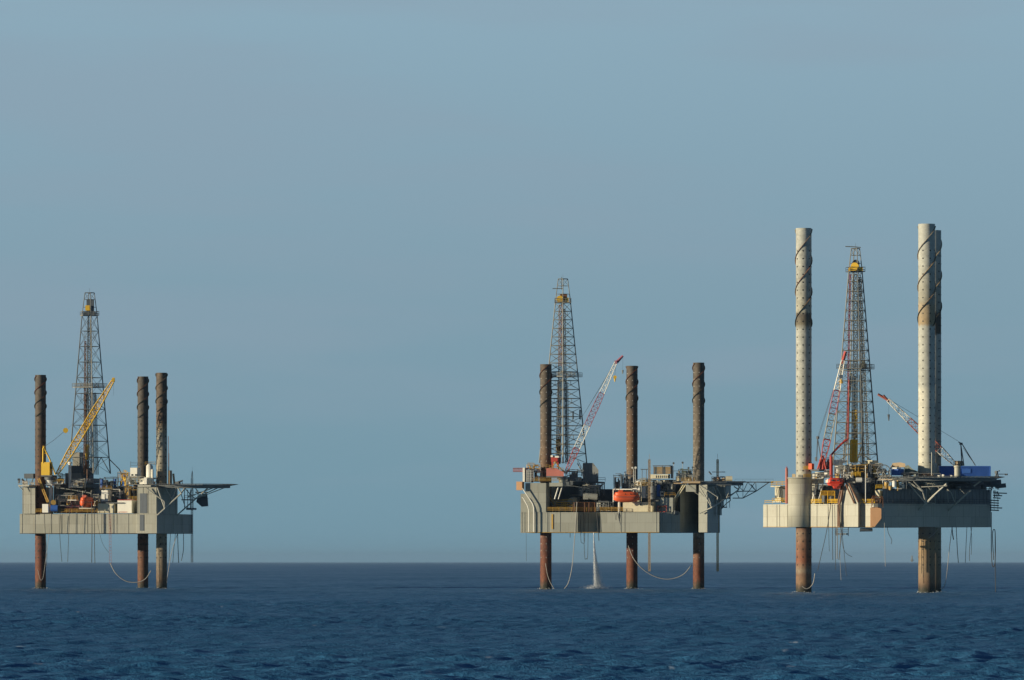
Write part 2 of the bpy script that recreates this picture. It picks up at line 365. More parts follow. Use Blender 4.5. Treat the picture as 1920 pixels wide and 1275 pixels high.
def leg(c, rig, px, dy, ytop, wpx, mat, stk, holes, label=None, waterpx=1104, hm=0):
    """tubular leg: shell, ring of pin holes (same mesh), spiral strakes as sub-parts"""
    r = c.m(wpx/2); top = c.p(px, ytop, dy); zt = top.z; zb = -4.0
    mb = MB(); n = 40
    zs = [zb]+[zb+(zt-zb)*i/14 for i in range(1, 14)]+[zt]
    vs = []; fs = []
    for z in zs:
        for i in range(n):
            t = 2*math.pi*i/n; vs.append((top.x+r*math.cos(t), top.y+r*math.sin(t), z))
    for j in range(len(zs)-1):
        for i in range(n): fs.append((j*n+i, j*n+(i+1) % n, (j+1)*n+(i+1) % n, (j+1)*n+i))
    mb.add(vs, fs)
    # open pipe rim
    ri = r*0.93; o = [(top.x+r*math.cos(2*math.pi*i/n), top.y+r*math.sin(2*math.pi*i/n), zt) for i in range(n)]
    q = [(top.x+ri*math.cos(2*math.pi*i/n), top.y+ri*math.sin(2*math.pi*i/n), zt) for i in range(n)]
    q2 = [(x, y, zt-3) for x, y, z in q]
    mb.add(o+q+q2, [(i, (i+1) % n, n+(i+1) % n, n+i) for i in range(n)]+[(n+i, n+(i+1) % n, 2*n+(i+1) % n, 2*n+i) for i in range(n)]+[tuple(range(2*n, 3*n))])
    # girth welds
    for z in np.arange(6, zt, 7.3):
        mb.cyl((top.x, top.y, z), (top.x, top.y, z+0.10), r+0.025, n=n, cap=True) if z < zt-3.2 else None
    mb.mat(1)
    hs, angs, hr, z0, z1 = holes
    z = z0
    while z < z1:
        for a in angs:
            t = math.radians(a); dx, dyv = math.cos(t), math.sin(t)
            p = Vector((top.x+dx*(r-0.05), top.y+dyv*(r-0.05), z)); mb.cyl(p, p+Vector((dx, dyv, 0))*0.085, hr, n=10)
        z += hs
    ob = mb.build('leg', [mat, M['hole'] if hm == 0 else M['hole_sky']], rig)
    for pol in ob.data.polygons:
        if len(pol.vertices) == 4 and pol.material_index == 0 and abs(pol.normal.z) < 0.1: pol.use_smooth = True
    if label: ob['label'] = label
    ys0, ys1, half, starts, fin, ph0 = stk
    za, zb2 = c.z(ys1, dy), c.z(ys0, dy); ph = c.m(half)*2
    for k in range(starts):
        sb = MB(); prev = None; st = 22; nn = int((zb2-za)/ph*st)
        vs = []; fs = []
        for i in range(nn+1):
            z = za+ph*i/st
            if z > zb2: break
            t = 2*math.pi*(i/st+k/starts)+ph0; u = Vector((math.cos(t), math.sin(t), 0)); cc = Vector((top.x, top.y, z))
            up = Vector((0, 0, 0.09))
            for rr, zz in ((r-0.03, -1), (r+fin, -1), (r+fin, 1), (r-0.03, 1)): vs.append(cc+u*rr+up*zz)
        m_ = len(vs)//4
        for i in range(m_-1):
            for a in range(4): fs.append((4*i+a, 4*i+(a+1) % 4, 4*i+4+(a+1) % 4, 4*i+4+a))
        fs += [(0, 1, 2, 3), (4*m_-4, 4*m_-1, 4*m_-2, 4*m_-3)]
        sb.add(vs, fs).build('strake', mat if hm != 2 else M['dgrey'], ob)
    return ob

def derrick(c, name_label, cx, dy, yb, yt, rb, rt, phi, bays, mats, ymonkey, ytop, crown, extra):
    """four-legged lattice derrick. rb, rt half diagonals in px"""
    base = c.p(cx, yb, dy); t = T('drilling_derrick', name_label, 'derrick', base)
    zt = c.z(yt, dy); zb = base.z
    def corner(k, f):
        r = c.m(rb+(rt-rb)*f); a = math.radians(phi)+k*math.pi/2
        return Vector((base.x+r*math.cos(a), base.y+r*math.sin(a), zb+(zt-zb)*f))
    for k in range(4):
        MB().cyl(corner(k, 0), corner(k, 1), 0.18, 0.14, 6).build('leg', mats[k], t)
    fr = [0]
    hts = [1.0-0.006*i for i in range(bays)]
    s = 0
    for h in hts: s += h; fr.append(s)
    fr = [f/s for f in fr]
    x = g = MB()
    for i in range(1, bays+1):
        for k in range(4): g.bar(corner(k, fr[i]), corner((k+1) % 4, fr[i]), 0.085)
    for i in range(bays):
        for k in range(4):
            a, b, c2, d = corner(k, fr[i]), corner((k+1) % 4, fr[i]), corner((k+1) % 4, fr[i+1]), corner(k, fr[i+1])
            if i == 0 and k in extra.get('vdoor', ()):
                m = d.lerp(c2, 0.5); x.bar(a, m, 0.12); x.bar(b, m, 0.12)
            else:
                x.bar(a, c2, 0.05); x.bar(b, d, 0.05)
                if i % 2 == 0: 
                    mm = (a+b+c2+d)/4; x.bar(d.lerp(c2, .5), mm, 0.05)
    x.build('lattice', mats[4], t)
    # crown platform with rail
    r = c.m(rt)*1.5
    cp = MB(); ctr = Vector((base.x, base.y, zt))
    pts = [ctr+Vector((r*math.cos(math.radians(phi+45)+k*math.pi/2), r*math.sin(math.radians(phi+45)+k*math.pi/2), 0)) for k in range(4)]
    cp.prism([(p.x, p.y) for p in pts], zt, zt+0.25); cp.rail(pts+[pts[0]], 1.2, 0.06, 1.5)
    cp.build('crown_platform', mats[6], t)
    cb = MB(); crown(cb, ctr, c); cb.build('crown_block', [M['yellow'], M['black'], M['rust']], t)
    # gin pole frame above the crown
    gp = MB(); zt2 = c.z(ytop, dy); r2 = c.m(rt)*0.62
    q0 = [corner(k, 1)+Vector((0, 0, 0.2)) for k in range(4)]
    q1 = [ctr+Vector((r2*math.cos(math.radians(phi)+k*math.pi/2), r2*math.sin(math.radians(phi)+k*math.pi/2), zt2-zt)) for k in range(4)]
    for k in range(4):
        gp.bar(q0[k], q1[k], 0.11); gp.bar(q1[k], q1[(k+1) % 4], 0.11)
        for f in (0.35, 0.7): gp.bar(q0[k].lerp(q1[k], f), q0[(k+1) % 4].lerp(q1[(k+1) % 4], f), 0.06)
        gp.bar(q0[k].lerp(q1[k], 0.7), q1[(k+1) % 4], 0.05)
    if extra.get('arm'): 
        for a, b in extra['arm']: gp.bar(c.p(*a, dy), c.p(*b, dy), 0.11)
    gp.bar(q1[0].lerp(q1[2], .5), q1[0].lerp(q1[2], .5)+Vector((0, 0, 1.3)), 0.04)
    gp.build('gin_pole_frame', mats[4], t)
    # monkey board
    zm = c.z(ymonkey, dy); f = (zm-zb)/(zt-zb); mbd = MB(); r = c.m(rb+(rt-rb)*f)*1.28
    pts = [Vector((base.x+r*math.cos(math.radians(phi)+k*math.pi/2), base.y+r*math.sin(math.radians(phi)+k*math.pi/2), zm)) for k in range(4)]
    for k in range(4):
        a, b = pts[k], pts[(k+1) % 4]; ce = Vector((base.x, base.y, zm)); ia, ib = ce.lerp(a, 0.74), ce.lerp(b, 0.74)
        mbd.add([a, b, ib, ia, a+Vector((0, 0, .15)), b+Vector((0, 0, .15)), ib+Vector((0, 0, .15)), ia+Vector((0, 0, .15))], [(0, 3, 2, 1), (4, 5, 6, 7), (0, 1, 5, 4), (2, 3, 7, 6)])
    mbd.rail(pts+[pts[0]], 1.2, 0.06, 1.4, 3)
    ce = Vector((base.x, base.y, zm))
    for j in range(5):  # racking fingers
        o = -1.6+0.8*j; mbd.bar(ce+Vector((o, -r*.35, 0.1)), ce+Vector((o, r*.35, 0.1)), 0.08)
    mbd.build('monkey_board', mats[6], t)
    # drill pipe stands racked inside
    st = MB(); rr = random.Random(int(cx))
    for x0, x1, y0 in extra.get('stands', []):
        for j in range(int((x1-x0)/1.6)+1):
            X = x0+j*1.6; st.bar(c.p(X, yb+2, dy+rr.uniform(-1.2, 1.2)), c.p(X+(cx-X)*0.25, y0+rr.uniform(0, 6), dy+rr.uniform(-1, 1)), 0.075)
    if st.v: st.build('pipe_stands', mats[7], t)
    for nm, mt, (x0, x1, r_) in extra.get('columns', []):
        cc = MB(); ya, yb_ = x0[1], x1[1]
        cc.truss(c.p(*x0, dy-1), c.p(*x1, dy-0.5), lambda tt: r_, 26, 0.09, 0.07); cc.build(nm, mt, t)
    lb = MB()
    top = c.p(cx, yt, dy); blk = c.p(extra['block'][0], extra['block'][1], dy)
    for o in (-0.5, -0.2, 0.2, 0.5): lb.bar(top+Vector((o, 0, 0)), blk+Vector((o, 0, 1.5)), 0.04)
    lb.build('hoist_lines', M['black'], t)
    tb = MB(); tb.box(blk+Vector((0, 0, 1.0)), (1.3, 0.9, 2.6)); tb.cyl(blk+Vector((0, -.55, 1.6)), blk+Vector((0, .55, 1.6)), 0.75, n=14)
    tb.cyl(blk+Vector((0, 0, -2.2)), blk+Vector((0, 0, -0.3)), 0.45, 0.6, 10)
    tb.mat(1)
    tb.box(blk+Vector((0, 0, -3.6)), (1.2, 0.8, 2.4)); tb.cyl(blk+Vector((0, 0, -9)), blk+Vector((0, 0, -4.5)), 0.16, n=6)
    tb.build('travelling_block', [M['yellow'], M['rust'] if not extra.get('td') else M['ochre']], t)
    sub = MB()
    for (x0, y0, x1, y1, dd, dep) in extra.get('sub', []): c.bx(sub, x0, y0, x1, y1, dy+dd, dep)
    if sub.v: sub.build('windwall', extra['submat'], t)
    return t

def lifeboat(label, ctr, Lg, Wd, Hh, rz, mat, group='enclosed lifeboats', sq=0.55, keel=0.25):
    t = T('lifeboat', label, 'lifeboat', ctr, group)
    cs, sn = math.cos(rz), math.sin(rz)
    def tr(x, y, z): return Vector((ctr.x+x*cs-y*sn, ctr.y+x*sn+y*cs, ctr.z+z))
    def loft(z0, z1, shp, lx=1.0, wy=1.0, ns=16):
        mb = MB(); vs = []; fs = []; n = 16
        for j in range(ns+1):
            u = -1+2*j/ns; w = max(0.03, (1-abs(u)**4))**0.55; x = u*Lg/2*lx
            for i in range(n):
                a = 2*math.pi*i/n; cy, cz = math.cos(a), math.sin(a)
                yy = math.copysign(abs(cy)**sq, cy)*Wd/2*w*wy; zz = math.copysign(abs(cz)**(sq*1.3), cz)
                zm = (z0+z1)/2; hh = (z1-z0)/2*(0.55+0.45*w)
                sheer = 0.10*Hh*u*u*shp
                vs.append(tr(x, yy*(1-keel*max(0, -zz)*shp), zm+zz*hh+sheer))
        for j in range(ns):
            for i in range(n): fs.append((j*n+i, j*n+(i+1) % n, (j+1)*n+(i+1) % n, (j+1)*n+i))
        fs += [tuple(range(n))[::-1], tuple(range(ns*n, ns*n+n))]
        mb.add(vs, fs); return mb
    loft(0, Hh*0.62, 1).build('hull', mat, t, True)
    loft(Hh*0.42, Hh*0.86, 0, 0.90, 0.86).build('canopy', mat, t, True)
    mb = MB(); mb.box(tr(-Lg*0.22, 0, Hh*0.90), (Lg*0.16, Wd*0.42, Hh*0.2), rz); tw = mb.build('conning_tower', mat, t)
    g = MB(); g.box(tr(-Lg*0.22, 0, Hh*0.93), (Lg*0.162, Wd*0.36, Hh*0.08), rz); g.build('window', M['glass'], tw)
    f = MB()
    pts = [tr((Lg/2)*u*0.985, (Wd/2*1.03)*max(0.03, (1-abs(u)**4))**0.55*sg, Hh*0.44) for sg in (1, -1) for u in [(-1+2*i/14)*sg for i in range(15)]]
    f.path(pts+[pts[0]], 0.07, 6); f.build('fender', M['dgrey'], t)
    for sx in (-0.42, 0.42):
        h = MB(); h.bar(tr(Lg*sx, 0, Hh*0.6), tr(Lg*sx, 0, Hh*1.12), 0.07); h.cyl(tr(Lg*sx, 0, Hh*1.08), tr(Lg*sx, 0, Hh*1.16), 0.16, n=8); h.build('lifting_hook', M['dgrey'], t)
    for sx in (-0.05, 0.15, 0.33):
        h = MB()
        for sy in (-1, 1): h.cyl(tr(Lg*sx, Wd*0.40*sy, Hh*0.66), tr(Lg*sx, Wd*0.435*sy, Hh*0.67), 0.16, n=8)
        h.build('window', M['glass'], t)
    h = MB(); h.cyl(tr(-Lg*0.5, 0, Hh*0.08), tr(-Lg*0.45, 0, Hh*0.1), 0.3, n=10); h.build('propeller_guard', M['dgrey'], t)
    return t

def boom(c, t, pts, segs, w, up=None, nbper=1.4):
    """lattice boom along straight line pts[0]->pts[1]; segs = [(f0,f1,material)]"""
    a, b = pts; Lb = (b-a).length
    for f0, f1, mt in segs:
        mb = MB(); p, q = a.lerp(b, f0), a.lerp(b, f1); nb = max(2, int((q-p).length/nbper))
        mb.truss(p, q, lambda u, f0=f0, f1=f1: w(f0+(f1-f0)*u), nb, 0.10, 0.055, Vector((0, 1, 0)))
        mb.build('boom_section', mt, t)

def ladder_line(c, label, x0, y0, x1, y1, dy, mat, w=0.5, name='hanging_ladder', group=None):
    mb = MB(); a = c.p(x0, y0, dy); b = c.p(x1, y1, dy); u = Vector((w/2, 0, 0))
    mb.bar(a-u, b-u, 0.05); mb.bar(a+u, b+u, 0.05); n = int((b-a).length/0.9)
    for i in range(n+1): p = a.lerp(b, i/n); mb.bar(p-u, p+u, 0.05)
    return mb
def ropes(c, rigname, lst, dy0, group):
    for (lab, pts, dy, r, mt) in lst:
        mb = MB(); c.line(mb, pts, dy, r, 5, smooth=5 if len(pts) > 2 else 0)
        S('hanging_rope', lab, 'rope', mb, M[mt], group, True)

def skid(label, c, x0, y0, x1, y1, dy, d, mats, seed, name='machinery_skid', cat='machinery', nbox=7, npipe=10, group=None):
    """a skid of plant: base frame, casings, vessels, pipework"""
    rr = random.Random(seed); t = T(name, label, cat, c.p((x0+x1)/2, y1, dy+d/2), group)
    f = MB(); w = x1-x0; h = y1-y0
    c.bx(f, x0, y1-1.2, x1, y1, dy, d)
    for xx in (x0+.5, x1-.5):
        for q in (dy, dy+d): f.bar(c.p(xx, y1, q), c.p(xx, y0+h*0.15, q), 0.09)
    f.bar(c.p(x0, y0+h*.2, dy), c.p(x1, y0+h*.2, dy), 0.08)
    f.build('base_frame', mats[0], t)
    for i in range(nbox):
        ww = rr.uniform(.12, .34)*w; hh = rr.uniform(.25, .85)*h; xx = rr.uniform(x0, x1-ww); q = dy+rr.uniform(0, d*.6)
        if rr.random() < 0.6:
            m = MB(); c.bx(m, xx, y1-hh, xx+ww, y1-1.3, q+.05*i, min(d*.3, 2.5)); ob = m.build('casing', rr.choice(mats), t)
            m = MB(); c.bx(m, xx+ww*.2, y1-hh*.75, xx+ww*.55, y1-hh*.45, q+.05*i-.06, .1); m.build('vent_panel', rr.choice(mats), ob)
        else:
            m = MB(); c.vcyl(m, xx+ww/2, y1-hh, y1-1.3, q+1, ww*.35, 12); m.build('vessel', rr.choice(mats), t)
    m = MB()
    for i in range(npipe):
        xa, xb = rr.uniform(x0, x1), rr.uniform(x0, x1); ya, yb = y0+rr.uniform(0, .7)*h, y0+rr.uniform(.1, .95)*h; q = dy-.2+rr.uniform(0, d*.5)
        m.bar(c.p(xa, ya, q), c.p(xb, ya, q), rr.uniform(.05, .12), 5); m.bar(c.p(xb, ya, q), c.p(xb, yb, q), rr.uniform(.05, .12), 5)
    m.build('pipework', mats[-1], t)
    return t

def helideck(c, rig, cx, dy, R, ys, zrow, phi, label, netw=1.6, under=True):
    """octagonal deck with safety net, seen nearly edge-on"""
    ct = c.p(cx, zrow, dy)
    mb = MB(); pl = [(ct.x+R*math.cos(phi+i*math.pi/4), ct.y+R*math.sin(phi+i*math.pi/4)) for i in range(8)]
    mb.prism(pl, ct.z, ct.z+0.28)
    for i in range(-3, 4):   # deep girders below
        f = i/3.6; hw = R*math.sqrt(max(0, 1-f*f))*0.95
        if under: mb.box((ct.x, ct.y+f*R*.92, ct.z-0.32), (2*hw, 0.25, 0.6))
    o = mb.build('helideck', M['grey'], rig); o['label'] = label
    nb = MB()
    for i in range(8):
        a = Vector((*pl[i], ct.z+0.1)); b = Vector((*pl[(i+1) % 8], ct.z+0.1)); cc = Vector((ct.x, ct.y, ct.z+0.1))
        ao = cc+(a-cc)*(1+netw/R)+Vector((0, 0, .35)); bo = cc+(b-cc)*(1+netw/R)+Vector((0, 0, .35))
        nb.bar(ao, bo, 0.06)
        n = 8
        for j in range(n+1): nb.bar(a.lerp(b, j/n), ao.lerp(bo, j/n), 0.045)
        for f in (.35, .7): nb.bar(a.lerp(ao, f), b.lerp(bo, f), 0.03)
    nb.build('safety_net', M['net'], o)
    return o, ct
def ribs(c, mb, A, B, y0, y1, ts, w=0.14, pr=0.10):
    """vertical stiffeners on the face between plan points A and B"""
    a, b = [Vector((*q, 0)) for q in c.plan([A, B])]; d = (b-a).normalized(); n = Vector((d.y, -d.x, 0))
    if n.y > 0: n = -n
    rz = math.atan2(d.y, d.x)
    for t_ in ts:
        p = a.lerp(b, t_)+n*(pr/2-0.01); dy = p.y-c.D; z0, z1 = c.z(y1, 0), c.z(y0, 0)
        mb.box((p.x, p.y, (z0+z1)/2), (w, pr, z1-z0), rz)

def tilted_pipe(mb, c, pts, dy, r, n=8): return c.line(mb, pts, dy, r, n)
# =================================================================== RIG 1 (left, smallest legs)
def rig_left():
    c = Ctx(1837.0, 13.4); rig = T('jackup_rig', 'grey three-legged drilling rig farthest left, with dark stubby legs and a yellow crane', 'drilling rig', c.p(190, 1104, 18), 'jack-up drilling rigs')
    h = MB(); top, bot = 963, 1000
    plan = [(37, 9), (256, 1), (256.6, -1.2), (294, -3), (361, 34), (300, 44), (70, 50)]
    h.prism(c.plan(plan), c.z(bot), c.z(top))
    ribs(c, h, plan[0], plan[1], top, bot, [.02, .13, .27, .36, .49, .58, .70, .83, .93])
    ribs(c, h, plan[3], plan[4], top, bot, [.2, .45, .7, .9])
    h.mat(1)
    h.bar(Vector((*c.plan([plan[0]])[0], c.z(bot))), Vector((*c.plan([plan[1]])[0], c.z(bot))), .07)
    h.build('hull', [M['hull'], M['seam']], rig)
    # jack houses (the wells the legs climb through)
    j = MB(); pl = [(42, 8.3), (66, 7.2), (67, 13), (100, 22), (98, 27), (50, 25)]; j.prism(c.plan(pl), c.z(963)+.01, c.z(912)); ribs(c, j, pl[0], pl[1], 912, 963, [.02, .64, .98]); ribs(c, j, pl[2], pl[3], 912, 963, [.4, .8])
    j.build('jack_house', [M['hull']], rig)
    j = MB(); pl = [(257, -1.3), (293.6, -2.9), (333, 17), (325, 26), (262, 26)]; j.prism(c.plan(pl), c.z(963)+.01, c.z(914)); ribs(c, j, pl[0], pl[1], 914, 963, [.02, .3, .55, .98]); ribs(c, j, pl[1], pl[2], 914, 963, [.3, .6, .9])
    ob = j.build('jack_house', [M['hull']], rig)
    d = MB(); c.bx(d, 262, 925, 276, 962, -1.95, .25, -.3); c.bx(d, 262, 965, 270, 995, -1.8, .2, -.3); d.build('shade_panel', M['black'], ob)  # flat black panels: shadow of the leg well put into the colour
    j = MB(); c.bx(j, 250, 905, 287, 963, 24, 10); j.build('jack_house', [M['grey']], rig)
    dk = (.16, .12, .085); dk2 = (.12, .105, .09); br = (.15, .085, .055); rs = (.21, .068, .032); tan_ = (.36, .30, .22)
    stL = lambda r0=703, r1=781: (r0, r1, 25.5, 2, .26, 0.8)
    A = [250+o for o in range(0, 360, 60)]
    lm = legmat('leg_paint_left', [(0, rs), (.12, rs), (.24, (.2, .07, .045)), (.33, (.22, .10, .06)), (.50, (.17, .085, .05)), (.72, (.12, .08, .055)), (.86, (.14, .11, .085)), (1, (.13, .11, .09))], c.z(703)+4)
    leg(c, rig, 76, 14, 703, 20.5, lm, stL(), (1.95, A, .23, 9, c.z(775)), 'dark spiral-finned leg of the left rig nearest the left edge')
    lm = legmat('leg_paint_mid', [(0, rs), (.12, (.2, .10, .055)), (.28, (.24, .10, .06)), (.36, (.12, .09, .07)), (.55, (.11, .095, .075)), (.8, dk2), (1, dk2)], c.z(706)+4)
    leg(c, rig, 268, 33, 706, 20.5, lm, stL(706, 783), (1.95, A, .23, 9, c.z(775)), 'darkest leg of the left rig, standing behind the white boxes')
    lm = legmat('leg_paint_pale', [(0, (.20, .13, .08)), (.08, (.36, .27, .17)), (.3, (.42, .38, .28)), (.5, (.40, .36, .27)), (.73, (.45, .42, .33)), (.765, (.40, .30, .18)), (.79, (.17, .11, .07)), (.88, dk), (1, dk)], c.z(699)+4)
    leg(c, rig, 303, 17, 699, 20.5, lm, stL(699, 772), (1.95, [262+o for o in range(0, 360, 60)], .20, 9, c.z(730)), 'leg of the left rig with a cream lower half and a row of dark pin holes')
    # deck superstructure
    s = MB(); c.bx(s, 100, 914, 192, 962, 24, 14); c.bx(s, 192, 918, 258, 962, 22, 12); s.build('deck_house', M['grey'], rig)
    s = MB(); c.bx(s, 100, 906, 186, 914, 15, 16); c.bx(s, 186, 912, 258, 917, 14, 16)
    for x in (104, 112, 122, 133, 146, 160, 175): s.bar(c.p(x, 914, 15.5), c.p(x+3, 962, 15.5), .16)
    s.build('cantilever_deck', M['black'], rig)
    s = MB(); c.bx(s, 122, 887, 160, 906, 17, 6); c.bx(s, 163, 897, 184, 906, 16, 5); s.build('deck_house', M['grey'], rig)
    s = MB(); c.bx(s, 128, 873, 160, 887, 17.5, 5); c.bx(s, 160, 877, 174, 897, 18, 4); s.build('doghouse', M['black'], rig)
    s = MB(); c.bx(s, 136, 848, 155, 873, 20, 4); s.build('windwall', M['derr2'], rig)
    s = MB(); c.bx(s, 190, 919, 208, 940, 6.5, 4); ob = s.build('deck_house', M['white'], rig)
    s = MB(); c.bx(s, 196, 926, 199, 937, 6.4, .2); c.bx(s, 202, 924, 205, 928, 6.4, .2); s.build('door', M['grey'], ob)
    s = MB(); c.bx(s, 183, 944, 220, 962, 4.6, 4); ob = s.build('deck_house', M['cream'], rig)
    s = MB(); c.bx(s, 203, 946, 206, 961, 4.5, .15); c.bx(s, 209, 948, 212, 953, 4.5, .15); s.build('door', M['grey'], ob)
    s = MB(); c.bx(s, 220, 938, 256, 962, 3.4, 6); ob = s.build('deck_house', M['white'], rig)
    s = MB(); 
    for i in range(8): c.bx(s, 222+i*2.2, 959, 223.2+i*2.2, 961.2, 3.3, .15)
    c.bx(s, 220, 936.8, 256, 938, 3.2, 6.4); s.build('trim', M['red'], ob)
    s = MB(); c.bx(s, 190, 942, 240, 944, 3.8, 6); s.build('walkway', M['dgrey'], rig)
    s = MB(); c.bx(s, 34, 909, 68, 912, 6, 9); c.line(s, [(36, 912), (44, 920)], 7, .15); s.build('side_platform', M['strut'], rig)
    s = MB(); s.rail([c.p(34, 909, 6), c.p(66, 909, 6)], 1.1, .05); s.rail([c.p(67, 962, 7.2), c.p(183, 962, 3.2)], 1.15, .06, 1.5, 3); s.rail([c.p(188, 919, 6.3), c.p(209, 919, 6.3)], 1.15, .06, 1.3, 3); s.rail([c.p(240, 938, 3.2), c.p(257, 938, 3.2)], 1.1, .06, 1.2, 3); s.rail([c.p(128, 937, 8), c.p(145, 937, 8)], 1.1, .06, 1.2, 3)
    s.rail([c.p(222, 897, 12), c.p(256, 897, 12)], 1.1, .06, 1.2, 3); s.build('railing', M['ochre'], rig)
    s = MB(); c.bx(s, 126, 937, 148, 938.4, 7.6, 3); s.build('walkway', M['white'], rig)
    s = MB(); c.bx(s, 244, 877, 263, 893, 9.5, 4); ob = s.build('control_cabin', M['white'], rig)
    s = MB(); c.bx(s, 246, 889, 250, 892, 9.4, .15); c.bx(s, 253, 889, 258, 892, 9.4, .15); s.build('window', M['glass'], ob)
    s = MB(); s.rail([c.p(245, 877, 13), c.p(272, 877, 13), c.p(292, 875, 13)], 1.4, .05); s.bar(c.p(245, 877, 13), c.p(245, 865, 13), .07); s.build('railing', M['dgrey'], rig)
    helideck(c, rig, 366, 5, 10.6, 1, 911, math.radians(14), 'grey helicopter deck with net edge on the left rig', 2.0)
    s = MB(); c.bx(s, 258, 909.6, 303, 912.6, -2.5, 14); s.build('side_platform', M['strut'], rig)
    s = MB()
    for a, b, r in [((295, 966, -3), (340, 925, -2), .22), ((340, 925, -2), (347, 914, 0), .2), ((332, 966, 10), (374, 929, 2), .2), ((374, 929, 2), (392, 913, 2), .18), ((274, 915, -3.2), (308, 940, -3), .18), ((308, 940, -3), (309, 954, -3), .18), ((295, 914, -3), (309, 954, -3), .18), ((311, 916, 0), (323, 937, 0), .14), ((323, 937, 0), (331, 914, 0), .12), ((340, 925, -2), (333, 914, -2), .15), ((337, 918, 6), (347, 950, 10), .13), ((300, 916, 4), (305, 932, 4), .12), ((352, 932, 8), (402, 914, 6), .14), ((365, 935, 8), (410, 914, 6), .14), ((345, 914, 8), (365, 935, 8), .13), ((374, 929, 2), (366, 914, 2), .13), ((374, 929, 2), (385, 930, 4), .13), ((318, 935, 9), (326, 914, 8), .12), ((370, 934, 8), (425, 913, 5), .12), ((362, 914, 5), (352, 934, 8), .12)]:
        s.bar(c.p(*a), c.p(*b), r, 6)
    s.build('helideck_brace', M['strut'], rig)
    s = MB(); c.bx(s, 340, 936, 362, 938, 20, 4); c.bx(s, 349, 952, 367, 956, 19, 5)
    for x in (346, 352, 357, 362): s.bar(c.p(x, 918, 18), c.p(x, 955, 20), .1)
    s.rail([c.p(345, 936, 19), c.p(366, 936, 19)], 1.1, .05); s.build('stern_platform', M['grey'], rig)
    s = MB(); c.bx(s, 328, 903, 338, 909, 6, 2); s.bar(c.p(333, 904, 7), c.p(343, 901, 7), .22); s.bar(c.p(341, 902, 7), c.p(342, 908, 7), .1); s.build('firefighting_monitor', M['dgrey'], rig)
    S('pipe_riser', 'thin reddish vertical pipe rising beside the cream leg on the left rig', 'pipe', MB().bar(c.p(315.5, 818, 8), c.p(315.5, 908, 8), .12).bar(c.p(317, 850, 8), c.p(317, 908, 8), .08), M['rust'])
    # pedestal + crane
    p = MB(); c.vcyl(p, 95, 912, 945, 12, 3.6, 14); p.cyl(c.p(93, 900, 10), c.p(93, 912, 10), 1.2, 0.8, 14); c.bx(p, 84, 908, 102, 910, 8.5, 3); p.build('crane_pedestal', M['white'], rig)
    t = T('pedestal_crane', 'yellow lattice-boom crane on the left rig with its boom raised to the right', 'crane', c.p(92, 900, 10), 'pedestal cranes')
    m = MB(); c.bx(m, 77, 866.5, 97, 891, 8, 3.4, -.18); ob = m.build('machine_house', M['yellow'], t)
    m = MB(); c.bx(m, 94, 870, 98.5, 879, 8.6, .6); m.build('cab_window', M['glass'], ob)
    m = MB(); c.bx(m, 76, 891, 104, 893.4, 8, 4.5); m.cyl(c.p(93, 900, 10), c.p(93, 893, 10), 1.5, n=18); m.build('turntable', M['dgrey'], t)
    m = MB()
    for q in (8.3, 11): m.path([c.p(81, 868, q), c.p(81.5, 840, q)], .3); m.path([c.p(82, 838, q), c.p(93, 860, q), c.p(104, 890, q)], .22); m.bar(c.p(82, 850, q), c.p(87, 850, q), .14)
    m.bar(c.p(82, 838, 8.3), c.p(82, 838, 11), .35); c.bx(m, 80, 836, 84.5, 845, 8.6, 2)
    m.build('gantry', M['yellow'], t)
    a, b = c.p(107, 889, 9.6), c.p(213, 712, 8); wf = lambda f: 0.7+1.1*min(1, f/.22, (1-f)/.3)
    m = MB(); m.truss(a, b, wf, 24, .13, .07); ob = m.build('boom', M['yellow'], t)
    m = MB(); c.bx(m, 210, 708, 215, 716, 7.5, 1.2, .0); m.cyl(c.p(212, 713, 7.4), c.p(212, 713, 8.6), .5, n=12); m.build('boom_tip', M['yellow'], ob)
    m = MB(); c.line(m, [(82, 838), (100, 826), (123, 807)], 9.6, .05); c.line(m, [(123, 807), (165, 770), (213, 712)], 9, .018); c.line(m, [(213, 715), (213, 742)], 8.5, .03); m.build('pendant_line', M['drope'], t)
    m = MB(); m.cyl(c.p(123, 807, 8.8), c.p(123, 807, 10.2), .75, n=16); m.cyl(c.p(123, 812, 9.5), c.p(123, 806, 9.5), .25, .6, 8); m.build('bridle_block', M['yellow'], t)
    m = MB(); p1, p2 = c.p(73, 898, 9), c.p(90, 941, 7); m.truss(p1, p2, lambda f: .55, 10, .1, .06); S('gangway_boom', 'rust-yellow slanted boom leaning against the left well of the left rig', 'boom', m, M['ochre'])
    # derrick
    def crown(cb, ctr, c):
        cb.mat(0).box(ctr+Vector((-.5, -1.2, 2.2)), (1.3, .8, 1.5)); cb.mat(1).box(ctr+Vector((0.2, 0, 2.5)), (2.1, 1.6, 4.2)); cb.mat(1).box(ctr+Vector((0, 0, .7)), (3.4, 3, .9))
    derrick(c, 'dark steel lattice drilling derrick on the left rig behind the yellow boom', 168, 16.5, 888, 592, 40, 14.5, 14, 10,
            [M['derr'], M['derr'], M['derr'], M['derr2'], M['derr'], M['derr'], M['derr2'], M['black']], 727, 549, crown,
            dict(stands=[(156, 166, 735), (172, 186, 735)], block=(163.5, 848), columns=[('mast_guide', M['black'], ((168, 889), (167, 600), .8)), ('stand_pipe', M['rust'], ((158, 889), (160, 640), .45))],
                 vdoor=(3,)))
    S('flare_line', 'thin dark pipe sloping down from the derrick of the left rig', 'pipe', c.line(MB(), [(205, 861), (224, 880), (228, 890)], 14, .14, 6), M['dgrey'])
